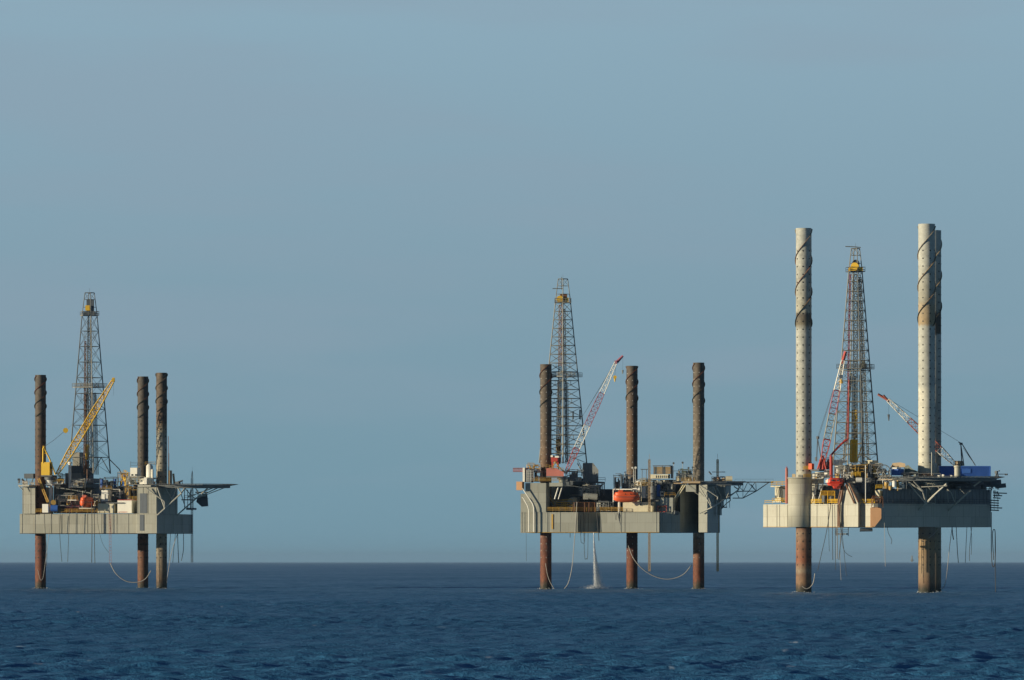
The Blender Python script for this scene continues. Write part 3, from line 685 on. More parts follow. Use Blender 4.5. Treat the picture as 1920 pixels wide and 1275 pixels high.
    S('vent_pipe', 'white mushroom-topped vent pipe in front of the dark doghouse on the left rig', 'vent', MB().cyl(c.p(131, 915, 12), c.p(131, 868, 12), .42, n=14).cyl(c.p(131, 869, 12), c.p(131, 866, 12), .8, .45, 14), M['white'])
    # deck kit
    lifeboat('orange enclosed lifeboat seen end-on, hung at the middle of the left rig', c.p(163, 952, 5), 6.5, 2.7, 3.6, math.radians(68), M['orange'])
    d = MB()
    for x in (155, 171): d.path([c.p(x, 953, 8), c.p(x, 921, 8), c.p(x+1, 920, 4.5)], .1)
    c.bx(d, 148, 952, 180, 954, 4, 4); d.build('davit', M['strut'], rig)
    m = MB(); p = [(368, 941), (370, 931), (377, 929), (380, 925), (388, 926), (390, 949), (378, 950)]; f = [c.p(x, y, 11-(x-379)*.03) for x, y in p]; b = [q+Vector((0, 2.6, 0)) for q in f]; m.add(f+b, [(6, 5, 4, 3, 2, 1, 0), tuple(range(7, 14))]+[(i, (i+1) % 7, 7+(i+1) % 7, 7+i) for i in range(7)]); c.bx(m, 369, 934, 390, 935, 10.6, 3)
    S('escape_pod', 'dark wedge-shaped pod hung under the right end of the left rig helideck', 'escape pod', m, M['black'])
    d = MB(); c.line(d, [(371, 938), (371, 918)], 12, .1); c.line(d, [(386, 935), (386, 918)], 12, .1); c.bx(d, 366, 922, 389, 924, 11, 3); d.build('davit', M['dgrey'], rig)
    m = MB(); m.cyl(c.p(149, 937, 15), c.p(149, 937, 20), 1.95, n=24); m.cyl(c.p(143, 943, 14), c.p(143, 943, 19), 1.7, n=20); S('mud_tank', 'round beige tank end behind the orange lifeboat on the left rig', 'tank', m, M['hull'])
    t = T('vessel', 'tall white cylindrical vessel between the two right legs of the left rig', 'tank', c.p(280, 908, 6)); m = MB(); c.vcyl(m, 280.5, 874, 908, 6, 6.5, 16); m.cyl(c.p(280.5, 874, 6), c.p(280.5, 870, 6), 1.0, .5, 16); m.build('shell', M['white'], t, True)
    m = MB(); c.vcyl(m, 286, 880, 908, 5, 2, 10); c.bx(m, 270, 895, 278, 908, 4, 2); m.build('side_casing', M['white'], t); MB().rail([c.p(272, 872, 5), c.p(290, 872, 5)], .9, .05).build('railing', M['ochre'], t)
    S('locker', 'small pale box standing on deck left of the blue drum on the left rig', 'box', c.bx(MB(), 79, 945, 94, 961, 5.5, 2.5), M['white'])
    t = T('cable_reel', 'yellow and blue reel beside the pale locker on the left rig', 'reel', c.p(100, 960, 6)); m = MB(); m.cyl(c.p(100, 942, 6), c.p(100, 942, 7), .75, n=16); m.build('wheel', M['ochre'], t); m = MB(); m.cyl(c.p(95, 953, 5.5), c.p(108, 953, 5.5), .95, n=16); m.build('drum', M['blue'], t)
    S('storage_box', 'long dark box on the far left top platform of the left rig', 'box', c.bx(MB(), 45, 888, 67, 897, 14, 3).bar(c.p(50, 897, 14), c.p(50, 909, 14), .15).bar(c.p(62, 897, 14), c.p(58, 909, 14), .15), M['black'])
    S('mooring_arm', 'short dark tilted davit arm at the left rig top left corner', 'arm', MB().bar(c.p(41, 898, 9), c.p(49, 907, 9), .28).bar(c.p(36, 899, 8), c.p(36, 906, 8), .25).bar(c.p(33, 899, 8), c.p(38, 899, 8), .3), M['dgrey'])
    S('pressure_bottle', 'pale tank lying on the far left platform of the left rig', 'tank', MB().cyl(c.p(42, 906, 7), c.p(52, 906, 7), .55, n=12).cyl(c.p(57, 907, 7), c.p(64, 907, 7), .4, n=12), M['white'])
    S('machinery_hood', 'tan upright casing just right of the cream leg on the left rig', 'machinery', c.bx(MB(), 316, 882, 322, 909, 9, 2).bar(c.p(325, 888, 9), c.p(327, 909, 9), .3), M['tan'])
    pal = [M['dgrey'], M['grey'], M['ochre'], M['cream'], M['yellow']]
    skid('yellow and grey pipe manifold left of the white cabin on the left rig', c, 220, 881, 246, 912, 11, 6, [M['dgrey'], M['ochre'], M['grey'], M['blue'], M['yellow']], 3, 'pipe_manifold', 'machinery', 7, 16)
    skid('grey pump skid right of the derrick base on the left rig', c, 186, 893, 222, 916, 11, 6, [M['dgrey'], M['grey'], M['blue'], M['black']], 4, 'pump_skid', 'machinery', 9, 9)
    skid('dark machinery under the white cabin on the left rig', c, 232, 908, 258, 937, 8, 5, [M['black'], M['dgrey'], M['grey'], M['ochre']], 5, 'generator_skid', 'machinery', 8, 12)
    skid('rust-brown winches at the deck edge under the lifeboat of the left rig', c, 110, 947, 150, 962, 7, 4, [M['dgrey'], M['rust'], M['ochre'], M['maroon']], 6, 'winch_skid', 'winch', 7, 9)
    skid('mixed plant between the crane and the dark doghouse on the left rig', c, 100, 887, 124, 912, 13, 5, [M['dgrey'], M['grey'], M['white'], M['ochre'], M['green']], 8, 'plant_skid', 'machinery', 9, 12)
    skid('grey plant right of the upper white block on the left rig', c, 209, 916, 234, 938, 9, 5, [M['dgrey'], M['grey'], M['green'], M['white']], 9, 'plant_skid', 'machinery', 9, 8)
    skid('low plant crowded behind the dark-holed leg on the helideck of the left rig', c, 262, 893, 300, 909, 14, 5, [M['dgrey'], M['ochre'], M['white'], M['tan']], 10, 'plant_skid', 'machinery', 7, 8)
    B = [M['grey'], M['white'], M['ochre'], M['cream'], M['strut']]
    skid('bright pipework in front of the dark doghouse of the left rig', c, 132, 897, 160, 914, 10, 3, B, 61, 'pipe_manifold', 'machinery', 6, 18)
    skid('pale valves and tanks in the shade right of the orange lifeboat', c, 174, 925, 190, 950, 7, 3, B, 62, 'valve_skid', 'machinery', 8, 12)
    skid('yellowish fittings left of the orange lifeboat on the left rig', c, 104, 924, 142, 948, 9, 4, [M['grey'], M['hull'], M['ochre'], M['rust'], M['strut']], 63, 'pump_skid', 'machinery', 10, 18)
    skid('white and yellow fittings on top of the right jack house of the left rig', c, 236, 893, 272, 909, 7, 3, B, 64, 'valve_skid', 'machinery', 7, 16)
    skid('grey fittings on the top platform by the yellow crane of the left rig', c, 96, 893, 122, 908, 9, 3, [M['grey'], M['strut'], M['white'], M['ochre']], 65, 'valve_skid', 'machinery', 7, 14)
    # lines, ladders, ropes
    S('raw_water_tower', 'thin lattice caisson passing the right end of the left rig down to the sea', 'lattice mast', MB().truss(c.p(360, 1054, 22), c.p(360, 900, 22), lambda f: .55, 40, .06, .04).truss(c.p(360, 900, 22), c.p(360.5, 884, 22), lambda f: .6-.45*f, 6, .05, .03).bar(c.p(360.5, 884, 22), c.p(360.5, 875, 22), .03), M['dgrey'])
    m = ladder_line(c, '', 206, 962, 207, 1056, 2.2, None, .55); S('hanging_ladder', 'red and white rope ladder hanging from the middle of the left rig', 'ladder', m, M['pink'])
    g = 'loose ropes and hoses hanging from the left rig'
    ropes(c, '', [
        ('dark hose hanging close to the left leg of the left rig', [(83, 962), (85, 1000), (88, 1040), (87, 1062)], 4.5, .08, 'drope'),
        ('pale rope looping down the foot of the left leg of the left rig', [(71, 1068), (74, 1082), (77, 1088), (81, 1082), (84, 1062), (92, 1000), (96, 963)], 4, .07, 'rope'),
        ('dark hose hanging left of the winches on the left rig', [(113, 958), (112, 1000), (116, 1053)], 3.5, .08, 'drope'),
        ('dark hose hanging below the winches on the left rig', [(131, 955), (129, 1000), (127, 1053)], 3, .08, 'drope'),
        ('thick dark hose hanging left of the pair under the lifeboat of the left rig', [(172, 940), (172.5, 1000), (172, 1055)], 2.0, .12, 'drope'),
        ('thick dark hose hanging right of the pair under the lifeboat of the left rig', [(177, 945), (177, 1000), (178, 1056)], 2.0, .10, 'drope'),
        ('thin line swinging right from below the lifeboat of the left rig', [(182, 955), (184, 985), (192, 1018), (204, 1036)], 1.6, .05, 'drope'),
        ('pale hose sagging from the ladder to the two right legs of the left rig', [(207, 1056), (217, 1075), (235, 1089), (255, 1092), (272, 1086), (283, 1070)], 0, .13, 'rope'),
        ('pale rope dropping to the sea right of the cream leg of the left rig', [(333, 1000), (322, 1035), (315, 1075), (313, 1092)], 2, .09, 'rope'),
        ('first dark rope right of the cream leg of the left rig', [(320, 1000), (318, 1030), (317, 1053)], 14, .07, 'drope'),
        ('second dark rope right of the cream leg of the left rig', [(329, 1000), (326, 1030), (324, 1055)], 18, .07, 'drope'),
        ('third dark rope right of the cream leg of the left rig', [(333, 1000), (334, 1030), (335, 1055)], 20, .11, 'drope'),
        ('fourth dark rope right of the cream leg of the left rig', [(344, 1000), (344, 1030), (340, 1052)], 24, .10, 'drope'),
    ], 2, g)
rig_left()

# =================================================================== RIG 2 (middle)
def rig_middle():
    c = Ctx(1800.0, 12.4); rig = T('jackup_rig', 'grey drilling rig in the middle with a red crane and a long orange lifeboat', 'drilling rig', c.p(1150, 1104, 18), 'jack-up drilling rigs')
    top, bot = 960, 998
    plan = [(976, 9), (1083, 5.5), (1084, 9.5), (1125, 12), (1126, 4.2), (1236, 0.2), (1237, 1.8), (1275, 3.2), (1275.5, 5.2), (1309.5, 18), (1310, 2.2), (1326, 1.0), (1350, 34), (1290, 46), (1000, 50)]
    h = MB(); h.prism(c.plan(plan), c.z(bot), c.z(top))
    ribs(c, h, plan[0], plan[1], top, bot, [.02, .07, .465, .49, .69, .97]); ribs(c, h, plan[4], plan[5], top, bot, [.35, .41, .95]); ribs(c, h, plan[6], plan[7], top, bot, [.15, .6])
    h.mat(1).bar(Vector((*c.plan([plan[0]])[0], c.z(bot))), Vector((*c.plan([plan[5]])[0], c.z(bot))), .07)
    c.bx(h, 1034, 964, 1037, 992, 6.85, .1, -.2)
    h.build('hull', [M['hull2'], M['ochre']], rig)
    j = MB(); pl = [(985, 8.6), (1024, 7.3), (1042, 22), (1000, 26)]; j.prism(c.plan(pl), c.z(960)+.01, c.z(905)); pl2 = [(976.2, 9), (985.2, 8.7), (985.2, 12), (978, 12)]; j.prism(c.plan(pl2), c.z(960)+.01, c.z(925))
    ribs(c, j, pl[0], pl[1], 905, 960, [.98, .6], .1, .04)
    ob = j.build('jack_house', [M['hull2']], rig)
    for k, pts in enumerate([[(979, 915), (982, 919), (998.5, 944), (1001, 952), (1001, 997.5)], [(979, 932), (982, 935), (989, 948), (991.5, 956), (991.5, 997.5)]]):
        m = MB(); m.path([c.p(x, y, 7.6-(x-980)*.03) for x, y in pts], .17, 8); m.build('pipe', M['white'], ob)
    m = MB(); c.bx(m, 968, 903, 983, 919, 7.6, 3); m.build('side_cabin', M['salmon'], rig)
    m = MB(); c.bx(m, 980, 877, 987, 904, 9, 3); m.build('deck_house', M['white'], rig)
    m = MB(); c.bx(m, 987, 881, 1000, 904.5, 8.8, 3)
    ob = m.build('louvred_house', M['grey'], rig); m = MB(); m.rail([c.p(987, 903, 8.7), c.p(1000, 903, 8.7)], 3.2, .05, .55, 7); m.build('louvre', M['white'], ob)
    S('boom_rest', 'short red and white lattice arm poking out left of the middle rig', 'lattice arm', MB().truss(c.p(962, 881, 10), c.p(990, 881, 10), lambda f: .95, 8, .09, .06), M['pink'])
    # right jack house under the helideck
    j = MB(); pl = [(1275.5, 5.3), (1309.4, 18), (1310, 2.3), (1325.9, 1.1), (1372, 24), (1330, 40), (1280, 34)]
    j.prism(c.plan([(1275.5, 5.3), (1309.4, 18), (1310, 2.3), (1325.9, 1.1), (1349, 33), (1330, 40), (1280, 34)]), c.z(960)+.01, c.z(908))
    j.build('jack_house', [M['hull2']], rig)
    j = MB(); a = c.plan([(1327, 3), (1350, 33)]); q = c.p(1372, 911, 32)
    vs = [Vector((*a[0], c.z(909))), Vector((*a[1], c.z(909))), Vector((*a[1], c.z(965))), Vector((*a[0], c.z(930))), q, c.p(1370, 934, 32), c.p(1352, 965, 32)]
    c.bx(j, 1345, 909, 1372, 935, 20, 8); c.bx(j, 1345, 935, 1358, 950, 20, 8); c.bx(j, 1345, 950, 1354, 966, 20, 6); j.build('sponson', M['hull2'], rig)
    m = MB(); c.bx(m, 1237.5, 933, 1273, 960, 3.0, 8); m.build('tank_block', M['hull2'], rig)
    m = MB(); m.add([c.p(1275, 910, 4), c.p(1285, 907, 4), c.p(1310, 907, 2), c.p(1325, 908, 1), c.p(1325, 930, 1), c.p(1300, 925, 2)], [(0, 1, 2, 3, 4, 5)]) if 0 else None
    m2 = MB(); c.bx(m2, 1258, 908, 1292, 962, 24, 6, 0); m2.build('deck_house', M['black'], rig); m2 = MB(); c.bx(m2, 1286, 909, 1312, 922, 2.2, 5); m2.build('fairing', M['hull2'], rig)
    A = [274+o for o in range(0, 360, 60)]
    dk = (.13, .095, .07); rs = (.21, .068, .032)
    lm = legmat('leg_paint_m1', [(0, rs), (.17, rs), (.28, (.22, .09, .06)), (.36, (.25, .12, .07)), (.40, (.15, .12, .09)), (.6, (.22, .145, .09)), (.8, (.18, .145, .11)), (1, (.15, .12, .09))], c.z(683)+4)
    leg(c, rig, 1023.5, 14, 683, 21.5, lm, (683, 763, 31, 2, .26, .3), (1.95, A, .14, 9, c.z(690)), 'brown leg of the middle rig standing beside the tall derrick', hm=1)
    lm = legmat('leg_paint_m2', [(0, rs), (.17, rs), (.30, (.12, .05, .05)), (.36, (.10, .07, .07)), (.52, (.34, .30, .24)), (.56, (.24, .17, .11)), (.75, (.24, .14, .08)), (.83, (.17, .12, .085)), (1, (.155, .12, .09))], c.z(686)+4)
    leg(c, rig, 1185, 33, 686, 21.5, lm, (686, 765, 31, 2, .26, 1.2), (1.95, A, .14, 9, c.z(690)), 'brown leg rising behind the orange lifeboat of the middle rig', hm=1)
    lm = legmat('leg_paint_m3', [(0, rs), (.15, rs), (.26, (.36, .22, .14)), (.30, (.42, .38, .30)), (.50, (.36, .32, .25)), (.62, (.24, .20, .15)), (.85, (.18, .15, .115)), (1, (.16, .13, .10))], c.z(680)+4)
    leg(c, rig, 1310, 22, 680, 21.5, lm, (680, 760, 31, 2, .26, 2.2), (1.95, A, .14, 9, c.z(690)), 'leg of the middle rig rising through the end by the helideck', hm=1)
    # superstructure
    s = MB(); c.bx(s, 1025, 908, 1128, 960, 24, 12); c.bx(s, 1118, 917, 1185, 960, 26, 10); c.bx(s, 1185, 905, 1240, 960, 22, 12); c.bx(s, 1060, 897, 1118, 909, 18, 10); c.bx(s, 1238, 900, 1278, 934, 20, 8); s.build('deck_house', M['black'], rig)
    s = MB(); x0, x1 = 1095, 1122; p = [(1093, 868), (1112, 868), (1122, 881), (1122, 903), (1093, 903)]
    f = [c.p(x, y, 17-(x-1107)*.035) for x, y in p]; b = [q+Vector((0, 6, 0)) for q in f]; s.add(f+b, [(4, 3, 2, 1, 0), (5, 6, 7, 8, 9)]+[(i, (i+1) % 5, 5+(i+1) % 5, 5+i) for i in range(5)]); s.build('shaker_house', M['grey'], rig)
    s = MB(); c.bx(s, 1090, 903, 1135, 906, 16, 7); s.rail([c.p(1118, 903, 16), c.p(1135, 903, 16)], 1.1, .06)
    for x in (1108, 1121, 1129, 1133): s.bar(c.p(x, 906, 17), c.p(x, 930, 17), .2)
    for a, b2 in (((1100, 906), (1118, 918)), ((1118, 918), (1134, 906)), ((1121, 930), (1129, 906)), ((1133, 930), (1121, 912))): s.bar(c.p(*a, 16.5), c.p(*b2, 16.5), .1)
    s.build('side_platform', M['dgrey'], rig)
    for lab, P in (('left', [(1083, 869), (1096, 893)]), ('right', [(1096, 900), (1118, 935)]), ('low', [(1026, 925), (1046, 958)])):
        m = MB(); a, b2 = c.p(*P[0], 13), c.p(*P[1], 12)
        for o in (0, 1.0):
            v = Vector((0, o, 0)); m.bar(a+v, b2+v, .13); m.bar(a+v+Vector((0, 0, 1)), b2+v+Vector((0, 0, 1)), .06)
        n = 14
        for i in range(n+1): q = a.lerp(b2, i/n); m.box(q+Vector((0, .5, 0)), (.35, 1, .08)); 
        for i in range(0, n+1, 3): q = a.lerp(b2, i/n); m.bar(q, q+Vector((0, 0, 1)), .05)
        m.build('stairway', M['ochre'] if lab == 'low' else M['derr2'], rig)
    m = MB(); c.bx(m, 1030, 905, 1062, 912, 6.6, 5); c.vcyl(m, 1054, 893, 912, 9, 6.5, 20); m.build('crane_pedestal', M['hull2'], rig)
    m = MB(); c.line(m, [(1047, 913), (1040, 936)], 8, .2, 6); c.line(m, [(1054, 913), (1047, 936)], 8, .16, 6); m.build('pedestal_brace', M['white'], rig)
    m = MB(); m.rail([c.p(1000, 904, 8.2), c.p(1024, 904, 7.3), c.p(1050, 904, 6.8)], 1.15, .06, 1.4, 3); m.rail([c.p(1025, 959, 7.5), c.p(1083, 959, 5.7), c.p(1125, 959, 11.7), c.p(1126, 959, 4.4), c.p(1168, 959, 2.8)], 1.15, .065, 1.5, 3)
    m.rail([c.p(1246, 931, 5), c.p(1266, 931, 5)], 1.0, .06, 1.3, 2); m.rail([c.p(1278, 903, 3), c.p(1302, 903, 3)], 1.0, .06, 1.2, 3); m.rail([c.p(1190, 912, 6), c.p(1216, 912, 6)], 1.1, .06, 1.2, 3); m.build('railing', M['ochre'], rig)
    m = MB()
    for x in (1076, 1096, 1104, 1115): m.bar(c.p(x, 960, 6), c.p(x, 942, 6), .22)
    m.bar(c.p(1076, 942, 6), c.p(1115, 942, 6), .05); m.build('deck_post', M['rust'], rig)
    m = MB(); c.bx(m, 1077, 942, 1116, 959, 13, 3); m.build('deck_house', M['rust'], rig)
    m = MB(); c.bx(m, 1168, 941.5, 1230, 959.5, 3.4, 5)
    for i in range(26): c.bx(m, 1169+i*2.35, 941.6, 1169.6+i*2.35, 959.4, 3.33, .3)
    ob = m.build('accommodation_block', M['cream'], rig)
    m = MB(); c.bx(m, 1200, 944, 1203, 948, 3.1, .25); c.bx(m, 1220, 944, 1224, 948, 3.1, .25); m.build('window', M['glass'], ob)
    m = MB(); c.bx(m, 1199, 912.5, 1216, 934, 6.5, 4); ob = m.build('deck_house', M['white'], rig); m = MB(); c.bx(m, 1211, 924, 1214, 933, 6.4, .2); m.build('door', M['grey'], ob)
    m = MB(); c.bx(m, 1150, 936, 1240, 940, 8, 4); m.build('walkway', M['dgrey'], rig)
    # helideck of the middle rig
    helideck(c, rig, 1342, 8, 8.2, 1, 906, math.radians(20), 'weathered helicopter deck with braces on the middle rig', .9)
    m = MB(); c.bx(m, 1280, 902.6, 1330, 906, 0.4, 12); c.bx(m, 1262, 905, 1290, 907, 3, 8); m.build('side_platform', M['tan'], rig)
    s = MB()
    for a, b, r in [((1312, 962, .8), (1335, 951.5, 0), .22), ((1335, 951.5, 0), (1357, 938, 2), .22), ((1361, 936, 2), (1385, 918, 6), .18), ((1335, 952, 0), (1312, 913, 0), .16), ((1335, 952, 0), (1326, 925, 2), .1), ((1312, 909, 0), (1346, 932, 1), .17), ((1346, 932, 1), (1345, 937, 1), .17), ((1336, 940, 4), (1343, 916, 4), .1), ((1333, 938, 4), (1334, 915, 4), .12), ((1337, 911, 3), (1346, 932, 3), .1), ((1343, 912, 3), (1352, 930, 3), .11), ((1352, 930, 3), (1352, 937, 3), .11), ((1358, 913, 4), (1360, 930, 4), .11), ((1362, 938, 4), (1370, 912, 5), .1), ((1385, 918, 6), (1376, 912, 6), .16), ((1385, 918, 6), (1390, 908, 6), .12), ((1361, 936, 3), (1368, 920, 3), .1), ((1285, 908, 2.0), (1312, 930, 1.0), .06), ((1312, 930, .8), (1325, 912, .6), .06)]:
        s.bar(c.p(*a), c.p(*b), r, 6)
    s.build('helideck_brace', M['strut'], rig)
    s = MB()
    pts = [(1352, 955, 18), (1362, 944, 18), (1370, 938, 18), (1365, 930, 18), (1375, 925, 18), (1356, 938, 18)]
    for _ in range(3):
        for a, b in zip(pts, pts[1:]): s.bar(c.p(*a), c.p(*b), .12)
    for x in (1356, 1362, 1368): s.bar(c.p(x, 938, 18), c.p(x, 952, 18), .1)
    c.bx(s, 1352, 950, 1364, 952, 17, 3); s.build('stern_platform', M['dgrey'], rig)
    t = T('gangway', 'long dark lattice gangway bridging from the middle rig to the rig on the right', 'gangway', c.p(1378, 905, 8))
    m = MB(); tp = [(1374, 904), (1392, 904), (1418, 904), (1441, 904.5), (1450, 904)]; lo = [(1380, 922), (1394, 921), (1418, 921), (1441, 905)]; lo2 = [(1374, 934), (1393, 934), (1418, 921)]
    for q in (6, 8.2):
        for P in (tp, lo, lo2): m.path([c.p(*a, q) for a in P], .14, 5)
        for a, b in (((1378, 904), (1394, 921)), ((1394, 921), (1402, 904)), ((1402, 904), (1418, 921)), ((1418, 921), (1417, 904)), ((1418, 921), (1408, 908)), ((1404, 921), (1416, 904)), ((1393, 934), (1404, 921)), ((1393, 934), (1393, 906)), ((1380, 922), (1386, 934)), ((1386, 904), (1384, 921))): m.bar(c.p(*a, q), c.p(*b, q), .09)
    for x, y in tp+lo+lo2: m.bar(c.p(x, y, 6), c.p(x, y, 8.2), .09)
    m.build('frame', M['dgrey'], t); m = MB(); c.bx(m, 1374, 903, 1450, 903.8, 6, 2.2); m.build('deck_plate', M['dgrey'], t); m = MB(); m.rail([c.p(1378, 903, 6), c.p(1450, 903, 6)], .7, .03, 2, 1); m.build('railing', M['dgrey'], t)
    # crane
    t = T('pedestal_crane', 'red and white lattice-boom crane at the left end of the middle rig', 'crane', c.p(1045, 895, 9), 'pedestal cranes')
    m = MB(); f = [c.p(x, y, 7-(x-1040)*.035) for x, y in [(1024.5, 878), (1040, 877), (1057, 885), (1057, 893), (1024.5, 892.5)]]; b = [q+Vector((0, 3.4, 0)) for q in f]; m.add(f+b, [(4, 3, 2, 1, 0), (5, 6, 7, 8, 9)]+[(i, (i+1) % 5, 5+(i+1) % 5, 5+i) for i in range(5)]); ob = m.build('machine_house', M['pink'], t)
    m = MB(); c.bx(m, 1027, 881, 1030.5, 888, 6.9, .2); m.build('door', M['maroon'], ob)
    m = MB(); c.bx(m, 1033, 857, 1049, 866, 8, 2.5); c.bx(m, 1034, 866, 1038, 876, 8.2, .5); c.bx(m, 1044, 866, 1048, 876, 8.2, .5); m.build('winch_housing', M['red'], t); m = MB(); c.bx(m, 1032.5, 853.5, 1040, 857, 7.8, 3); c.bx(m, 1040, 855, 1052, 858, 7.8, 3); m.build('roof', M['white'], t)
    m = MB(); c.bx(m, 1024, 892.5, 1062, 895, 7, 5); m.cyl(c.p(1054, 893, 9), c.p(1054, 899, 9), 1.4, n=18); m.build('turntable', M['dgrey'], t)
    m = MB()
    for q in (7.6, 10): m.path([c.p(1036, 877, q), c.p(1041, 865, q), c.p(1050, 878, q), c.p(1058, 884, q)], .16); m.path([c.p(1030, 877, q), c.p(1062, 886, q)], .14)
    m.rail([c.p(1024, 877, 7), c.p(1057, 884, 7)], .9, .06, 1, 2); m.build('gantry', M['ochre'], t)
    A_, B_ = c.p(1060, 888, 8.4), c.p(1156, 677, 7); w = lambda f: .65+1.0*min(1, f/.2, (1-f)/.38)
    boom(c, t, (A_, B_), [(0, .225, M['red']), (.225, .425, M['white']), (.425, .715, M['maroon']), (.715, .99, M['white'])], w)
    m = MB(); c.bx(m, 1152, 676, 1158, 682, 6.6, 1); m.bar(c.p(1156, 678, 7), c.p(1168, 667, 7), .3); m.bar(c.p(1158, 680, 7), c.p(1168, 668, 7), .2); m.build('jib_tip', M['maroon'], t)
    m = MB(); c.line(m, [(1045, 857), (1156, 677)], 9, .035); c.line(m, [(1047, 856), (1155, 676)], 8, .035); m.build('pendant_line', M['drope'], t)
    m = MB(); c.line(m, [(1155, 680), (1153, 704)], 7, .03); c.line(m, [(1168, 668), (1167.5, 694)], 7, .03); m.build('hoist_line', M['drope'], t)
    m = MB(); m.cyl(c.p(1153, 707, 6.6), c.p(1153, 707, 7.4), .5, n=12); m.cyl(c.p(1153, 716, 7), c.p(1153, 708, 7), .12, .4, 8); m.build('hook_block', M['yellow'], t)
    m = MB(); m.cyl(c.p(1167.5, 701, 7), c.p(1167.5, 694, 7), .14, .32, 8); m.build('auxiliary_hook', M['grey'], t)
    # derrick
    def crown(cb, ctr, c):
        cb.mat(0).cyl(ctr+Vector((-.9, -1.3, 1.1)), ctr+Vector((-.9, 1.3, 1.1)), .95, n=14); cb.mat(2).box(ctr+Vector((.2, 0, 1.3)), (2.0, 1.5, 2.4)); cb.mat(0).box(ctr+Vector((1.1, 0, .8)), (1.0, 1.6, 1.4))
    derrick(c, 'tall pale and grey lattice derrick on the middle rig beside its left leg', 1055.5, 17, 868, 568, 45, 14.5, -90, 18,
            [M['derr2'], M['derr'], M['derr'], M['derr2'], M['derr3'], M['derr3'], M['derr2'], M['dgrey']], 707, 523, crown,
            dict(stands=[(1042, 1050, 712), (1060, 1068, 712)], block=(1047, 838), columns=[('stand_pipe', M['copper'], ((1048.5, 866), (1051, 572), .85)), ('mast_guide', M['black'], ((1062, 866), (1058, 580), .6))],
                 arm=[((1036, 541), (1056, 541)), ((1053, 543), (1053, 519))], sub=[(1073, 771, 1076, 786, 2, 1), (1086, 768, 1089, 786, 2, 1)], submat=M['black']))
    # lifeboat and davit
    lifeboat('long bright orange lifeboat hung side-on at the middle rig', c.p(1174.5, 942, 1.6), 7.3, 2.8, 3.5, math.radians(5), M['orange'])
    t = T('lifeboat_gallows', 'white frame holding up the long orange lifeboat', 'frame', c.p(1175, 959, 4)); m = MB()
    c.bx(m, 1149, 916.5, 1186, 918.5, 3, .4); c.bx(m, 1186, 915, 1200, 919, 3, .5)
    for x in (1150, 1161, 1188): m.bar(c.p(x, 917, 3.2), c.p(x, 941, 4), .14)
    for x in (1160, 1162): m.bar(c.p(x, 940, 4.4), c.p(x, 962, 4.6), .18)
    m.build('frame', M['white'], t); m = MB(); m.bar(c.p(1157, 918, 3), c.p(1157, 925, 2), .05); m.bar(c.p(1190, 918, 3), c.p(1190, 926, 2), .05); m.build('falls', M['drope'], t)
    m = MB(); m.path([c.p(1161, 960, 3.0), c.p(1161.5, 975, 3.0), c.p(1164, 985, 3), c.p(1164, 997, 3)], .2, 8); S('discharge_pipe', 'dark vertical pipe on the hull below the long orange lifeboat', 'pipe', m, M['dgrey'])
    # deck items
    t = T('pipe_rack', 'stack of yellowish drill pipes on a rack on top of the middle rig', 'pipe rack', c.p(1241, 889, 10)); m = MB(); rr = random.Random(2)
    for j in range(6):
        for i in range(5): m.cyl(c.p(1225+rr.uniform(0, 2), 876+j*2.3, 9+i*.55), c.p(1258, 876+j*2.3, 9+i*.55), .15, n=7)
    m.build('pipes', M['ochre'], t); m = MB()
    for x in (1226, 1242, 1257): m.bar(c.p(x, 873, 8.7), c.p(x, 889, 8.7), .12)
    c.bx(m, 1224, 872.5, 1260, 873.6, 8.6, 3.6); c.bx(m, 1258, 873, 1262, 897, 10, 3); m.build('frame', M['dgrey'], t)
    t = T('workshop', 'long cream cabin with slatted front under the pipe rack of the middle rig', 'cabin', c.p(1238, 897, 9)); m = MB(); c.bx(m, 1219, 889.5, 1257, 897, 8.8, 3); m.build('body', M['cream'], t); m = MB()
    for i in range(7): c.bx(m, 1230+i*3.6, 891.5, 1231.6+i*3.6, 896, 8.7, .15)
    m.build('window', M['glass'], t)
    for i, (x, y, y2) in enumerate([(1263, 867, 889), (1280, 866, 890), (1291, 876, 890), (1299, 875, 890)]):
        t = T('lamp_mast', ['lamp on a tall thin pole just right of the pipe rack', 'lamp on the tallest pale pole left of the right leg of the middle rig', 'short-poled lamp second left of the right leg of the middle rig', 'short-poled lamp nearest the right leg of the middle rig'][i], 'lamp', c.p(x, y2, 9), 'lamp poles on the middle rig')
        MB().bar(c.p(x, y2, 9), c.p(x, y, 9), .06, 6).build('pole', M['strut'], t); MB().cyl(c.p(x, y+1.5, 8.6), c.p(x, y+1.5, 9.4), .32, .22, 10).build('lamp_head', M['dgrey'], t)
    for i, (x, lab) in enumerate([(1217.5, 'left'), (1345.5, 'right')]):
        t = T('raw_water_tower', 'tall thin yellowish lattice tower passing in front of the accommodation of the middle rig' if i == 0 else 'tall thin yellowish lattice tower through the helideck of the middle rig', 'lattice tower', c.p(x, 1072, 2), 'thin lattice towers through the middle rig')
        dy = 1.4 if i == 0 else 30
        m = MB(); m.truss(c.p(x, 1071, dy), c.p(x, 862, dy), lambda f: .55, 70, .085, .055); m.build('lattice', M['ochre'] if i else M['tan'], t)
        m = MB(); m.bar(c.p(x, 862, dy), c.p(x, 851, dy), .05); c.bx(m, x-1.5, 866, x+1.5, 868, dy-.3, .6); m.build('top_light', M['tan'], t)
    skid('dark plant left of the middle leg of the middle rig', c, 1150, 884, 1166, 922, 12, 5, [M['black'], M['dgrey'], M['grey']], 21, 'generator_skid', 'machinery', 9, 8)
